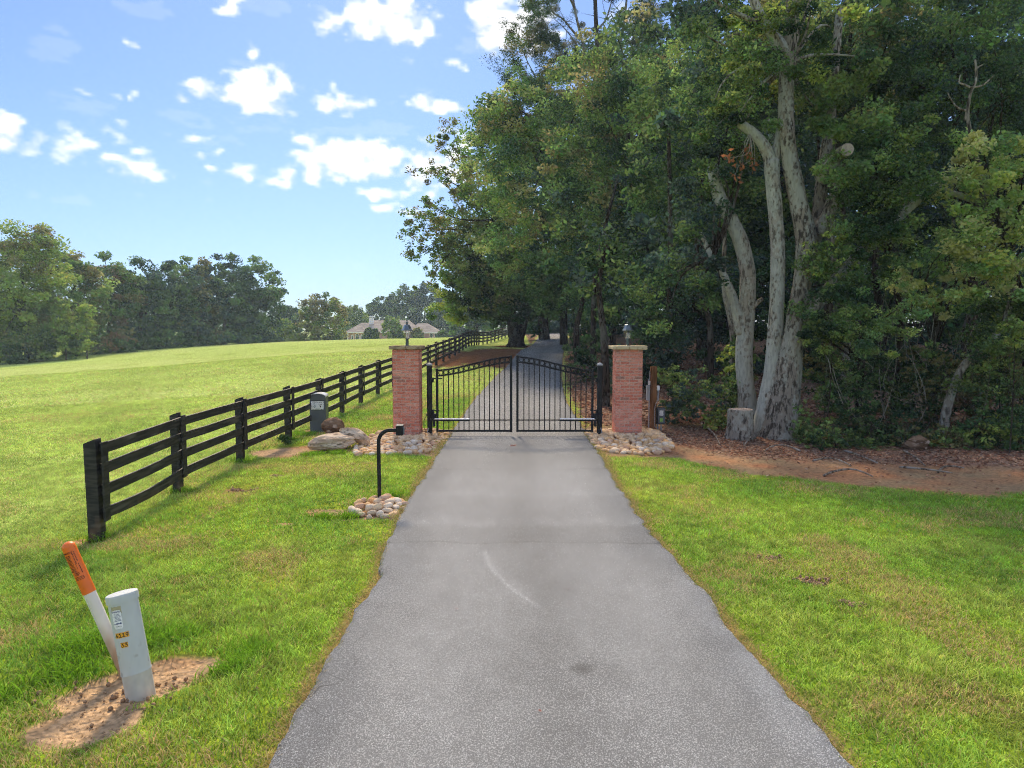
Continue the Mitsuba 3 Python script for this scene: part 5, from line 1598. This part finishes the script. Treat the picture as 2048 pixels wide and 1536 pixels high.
# ---- bushes, vines and weeds along the edge of the woods
BUSH = [(1665, 880, 50, 34, 14.4, pal('mid', 'light', 'deep'), 'leafy green shrub just right of the broad trunk foot'), (1740, 884, 56, 30, 14.6, pal('mid', 'deep', 'light'), 'dense green shrub at the front of the thicket'), (1815, 880, 56, 31, 14.5, pal('deep', 'mid', 'olive'), 'dark green shrub behind the field rock'),
        (1900, 884, 52, 30, 14.3, pal('mid', 'olive', 'light'), 'olive green shrub covering the leaning stem foot'), (1975, 868, 56, 52, 14.1, pal('mid', 'deep', 'lime'), 'dense shrub with lime tips near the right edge'), (2040, 862, 50, 58, 13.9, pal('deep', 'mid'), 'dark shrub cut by the right edge of the picture'),
        (1690, 780, 60, 60, 15.6, pal('deep', 'mid'), 'tall dark green vine heap right of the broad trunk'), (1860, 750, 70, 70, 15.8, pal('deep', 'mid', 'olive'), 'tall vine heap in the middle of the thicket'), (2000, 730, 80, 100, 15.2, pal('mid', 'deep', 'light'), 'tall vine heap at the right edge'),
        (1395, 790, 62, 52, 17.3, pal('mid', 'blue', 'light'), 'grey-green bush behind the power post'), (1460, 790, 55, 60, 17.6, pal('mid', 'light', 'deep'), 'leafy green bush left of the stump'), (1350, 815, 36, 40, 17.9, pal('deep', 'mid', 'blue'), 'low dark shrub against the right brick pillar'),
        (1430, 840, 34, 24, 17.0, pal('lime', 'light'), 'small yellow-green shrub beside the stump'), (1345, 755, 40, 26, 18.6, pal('mid', 'light'), 'light leafy spray beside the top of the power post'), (1475, 720, 40, 60, 18.2, pal('mid', 'deep', 'lime'), 'climbing vine on the lichened trunk'),
        (1655, 520, 52, 58, 15.3, pal('lime', 'light', 'mid'), 'bright lime grape vine draped on the forked oak'), (1605, 850, 26, 50, 15.1, pal('light', 'mid'), 'ivy climbing the right side of the broad trunk'),
        (1700, 868, 70, 46, 15.3, pal('mid', 'light', 'deep'), 'green bush at the foot of the thicket right of the forked oak'), (1780, 850, 80, 60, 15.8, pal('mid', 'deep', 'olive'), 'tangled bush in the middle of the thicket'), (1790, 760, 90, 70, 16.6, pal('deep', 'mid'), 'dark leafy bush under the vine covered tree'),
        (1930, 850, 80, 60, 15.4, pal('mid', 'deep', 'brown'), 'brown-green tangle beside the leaning tree'), (2020, 830, 70, 80, 15.0, pal('mid', 'deep', 'olive'), 'dusty bush at the right edge of the thicket'), (2030, 665, 34, 34, 13.6, pal('lime', 'light'), 'bright leafy sprig poking in at the right edge'),
        (1980, 760, 90, 90, 16.4, pal('olive', 'deep', 'brown'), 'curtain of vines hanging at the right'), (1860, 890, 60, 20, 14.9, pal('lime', 'yellow', 'mid'), 'low yellowing weeds at the foot of the leaning tree'), (1740, 905, 60, 14, 14.5, pal('mid', 'light'), 'low weeds along the leaf litter'),
        (1640, 880, 34, 24, 15.0, pal('mid', 'light'), 'small weed clump right of the broad trunk'), (1650, 740, 60, 90, 17.2, pal('deep', 'mid', 'olive'), 'vine tangle right of the broad trunk'), (1190, 745, 60, 90, 30, pal('deep', 'mid'), 'dark shrub on the bank beyond the right gate post'),
        (1170, 690, 40, 70, 46, pal('mid', 'deep'), 'dark shrub beside the driveway beyond the gate'), (1260, 760, 60, 70, 24, pal('deep', 'blue'), 'dark shrub hidden behind the right brick pillar'), (1320, 700, 80, 80, 24, pal('deep', 'blue'), 'dark leafy shrub left of the power post')]
for px, py, rx, ry, y, tones, lab in BUSH:
    tree('shrub', lab, 'bush', px, py, rx, ry, y, tones * 1.1, None, k=1.9, lp=4.0, limbs=10, clump=.22, n_cl=70, rough=.7, gap=.40, trunk=.012, bark_='m_bark_dark', part='foliage')
k = thing('weed_tuft', 'weed tuft growing against a fence post near the boulders', 'weed')
rng = np.random.default_rng(46)
crown(rng, k, 'foliage', np.array([-4.95, 15.35, .12]) + rng.normal(0, .05, (8, 3)), np.full(8, .12), 260, .07, pal('deep', 'mid'))
print('foliage triangles', TOTAL[0])

# thin bare vines and twigs hanging in the thicket
rng = np.random.default_rng(47)
k = thing('vine_tangle', 'tangle of thin bare vines hanging through the thicket at the right', 'vine')
lm = []
for _ in range(60):
    px, y = rng.uniform(1640, 2060), rng.uniform(15.2, 17.5)
    p, q = at(px, rng.uniform(560, 740), y), at(px + rng.normal(0, 40), rng.uniform(800, 890), y - .3)
    q[2] = max(q[2], float(ZG(q[0], q[1])))
    mid = (p + q) / 2 + rng.normal(0, .3, 3)
    lm.append(tube(spline([p, mid, q], 10), rng.uniform(.004, .009), 4))
add(k, join(lm), 'm_bark_grey', True)

# ---- leaf litter and fallen sticks
rng = np.random.default_rng(48)
n = 60000
x, y = np.concatenate([rng.uniform(3, 13, 30000), rng.uniform(1.8, 9, 30000)]), np.concatenate([rng.uniform(10.5, 19, 30000), rng.uniform(18, 48, 30000)])
off, dirt, wood, litter = masks(NPB, x, y)
kp = (rng.random(n) < np.clip(litter + .06 * wood, 0, 1)) & (off > .1)
x, y = x[kp], y[kp]
c = np.stack([x, y, ZG(x, y) + rng.uniform(.004, .03, len(x))], 1)
sz = np.where(y > 18, .12, .062)
tn = 1.55 * np.array([(.20, .095, .06), (.30, .18, .12), (.12, .065, .048), (.36, .26, .19)])[rng.choice(4, len(x), p=[.4, .25, .25, .1])] * rng.uniform(.6, 1.3, (len(x), 1))
v, f, c = leaf_quads(rng, c, sz, tn, 1.6, .6)
add('leaf_litter', (v, f), 'm_grass', False, color=c)
labels['leaf_litter'] = {'label': 'brown fallen leaves covering the floor of the woods', 'category': 'leaf litter', 'kind': 'stuff'}
rng = np.random.default_rng(50)
n = 1300
x, y = rng.uniform(-3.5, -1.9, n), rng.uniform(4.0, 5.6, n)
off, dirt, wood, litter = masks(NPB, x, y)
kp = rng.random(n) < dirt
x, y = x[kp], y[kp]
c = np.stack([x, y, ZG(x, y) + .004], 1)
tn = np.array([(.46, .33, .20), (.36, .22, .13), (.26, .15, .09)])[rng.choice(3, len(x))] * rng.uniform(.7, 1.2, (len(x), 1))
v, f, c = leaf_quads(rng, c, np.full(len(x), .020), tn, 1.5, .35)
add('wood_chips', (v, f), 'm_grass', False, color=c)
labels['wood_chips'] = {'label': 'dry chips and clods scattered on the bare soil around the utility pedestal', 'category': 'wood chips', 'kind': 'stuff'}
rng = np.random.default_rng(51)
lm = []
for cx, cy, r, n in [(-4.27, 11.0, .2, 40), (-4.0, 12.05, .12, 18), (2.98, 6.87, .16, 60), (2.82, 7.5, .12, 26), (3.05, 6.2, .12, 26), (-2.6, 4.7, .5, 50)]:
    for _ in range(n):
        m = trimesh.creation.icosphere(subdivisions=1)
        x, y = cx + rng.normal(0, r * .6), cy + rng.normal(0, r * .32)
        m.vertices = m.vertices * rng.uniform(.5, 1.1, m.vertices.shape) * rng.uniform(.008, .024)
        m.apply_translation([x, y, float(ZG(x, y)) + (.022 if cx > 0 else .012)])
        lm.append(m)
mottled('m_clod', (.30, .19, .11), .9, .5, 60)
add('soil_clods', join(lm), 'm_clod', True)
labels['soil_clods'] = {'label': 'brown crumbs of soil thrown up on the lawn and around the utility pedestal', 'category': 'soil clods', 'kind': 'stuff'}
STK = [([(1403, 850), (1425, 872), (1440, 893)], 'pale bent stick lying left of the stump'), ([(1515, 862), (1500, 882), (1488, 895)], 'straight grey stick propped against the broad trunk'), ([(1648, 955), (1700, 948), (1745, 957)], 'pale curved stick on the leaf litter below the thicket'),
       ([(1625, 925), (1660, 925), (1700, 935)], 'short brown branch piece on the litter'), ([(1800, 938), (1850, 948), (1905, 950)], 'long thin grey stick along the edge of the litter'), ([(1876, 948), (1895, 942), (1928, 940)], 'pale curved stick at the right of the litter'),
       ([(1808, 905), (1825, 920), (1850, 935)], 'forked grey stick below the field rock'), ([(1690, 905), (1720, 920), (1755, 930)], 'thin stick in front of the green bush'), ([(1600, 905), (1560, 898), (1530, 905)], 'short stick at the foot of the broad trunk'), ([(1640, 862), (1690, 875), (1700, 895)], 'broken twig heap stick right of the broad trunk')]
for P_, lab in STK:
    k = thing('fallen_stick', lab, 'stick')
    P = np.array([on(*q) for q in P_])
    P[:, 2] += .035
    P[1, 2] += .05
    add(k, tube(spline(P, 14), np.linspace(.022, .012, 14), 6, rough=.2), 'm_twig', True)
# a few red-brown leaves blown on to the drive
for i, (px, py, s) in enumerate([(1026, 893, .07), (1137, 1182, .035), (913, 1222, .05), (1080, 1428, .03)]):
    k = thing('fallen_leaf', ['pinkish leaf cluster on the driveway before the gate', 'small red leaf on the driveway right of centre', 'tan leaf on the left half of the driveway', 'small tan leaf near the bottom of the driveway'][i], 'leaf')
    q = on(px, py)
    v, f, c = leaf_quads(np.random.default_rng(i), q[None] + np.random.default_rng(i).normal(0, .03 * (i == 0), (4 if i == 0 else 1, 3)) * [1, 1, 0] + [0, 0, .025], np.full(4 if i == 0 else 1, s), np.tile([[.42, .20, .16]], (4 if i == 0 else 1, 1)), 2.5, .7)
    add(k, (v, f), 'm_grass', False, color=c)

# ------------------------------------------------------------------ summer haze
scene['haze_air'] = {'type': 'homogeneous', 'albedo': rgb(.95, .95, .95), 'sigma_t': {'type': 'rgb', 'value': [.00045, .00055, .00070]}}
scene['haze'] = {'type': 'cube', 'to_world': T().translate([0, 0, 16]).scale([2900, 2900, 21]), 'bsdf': {'type': 'null'}, 'interior': {'type': 'ref', 'id': 'haze_air'}}
scene['camera']['medium'] = {'type': 'ref', 'id': 'haze_air'}
labels['haze'] = {'label': 'thin summer haze in the air', 'category': 'haze', 'kind': 'stuff'}
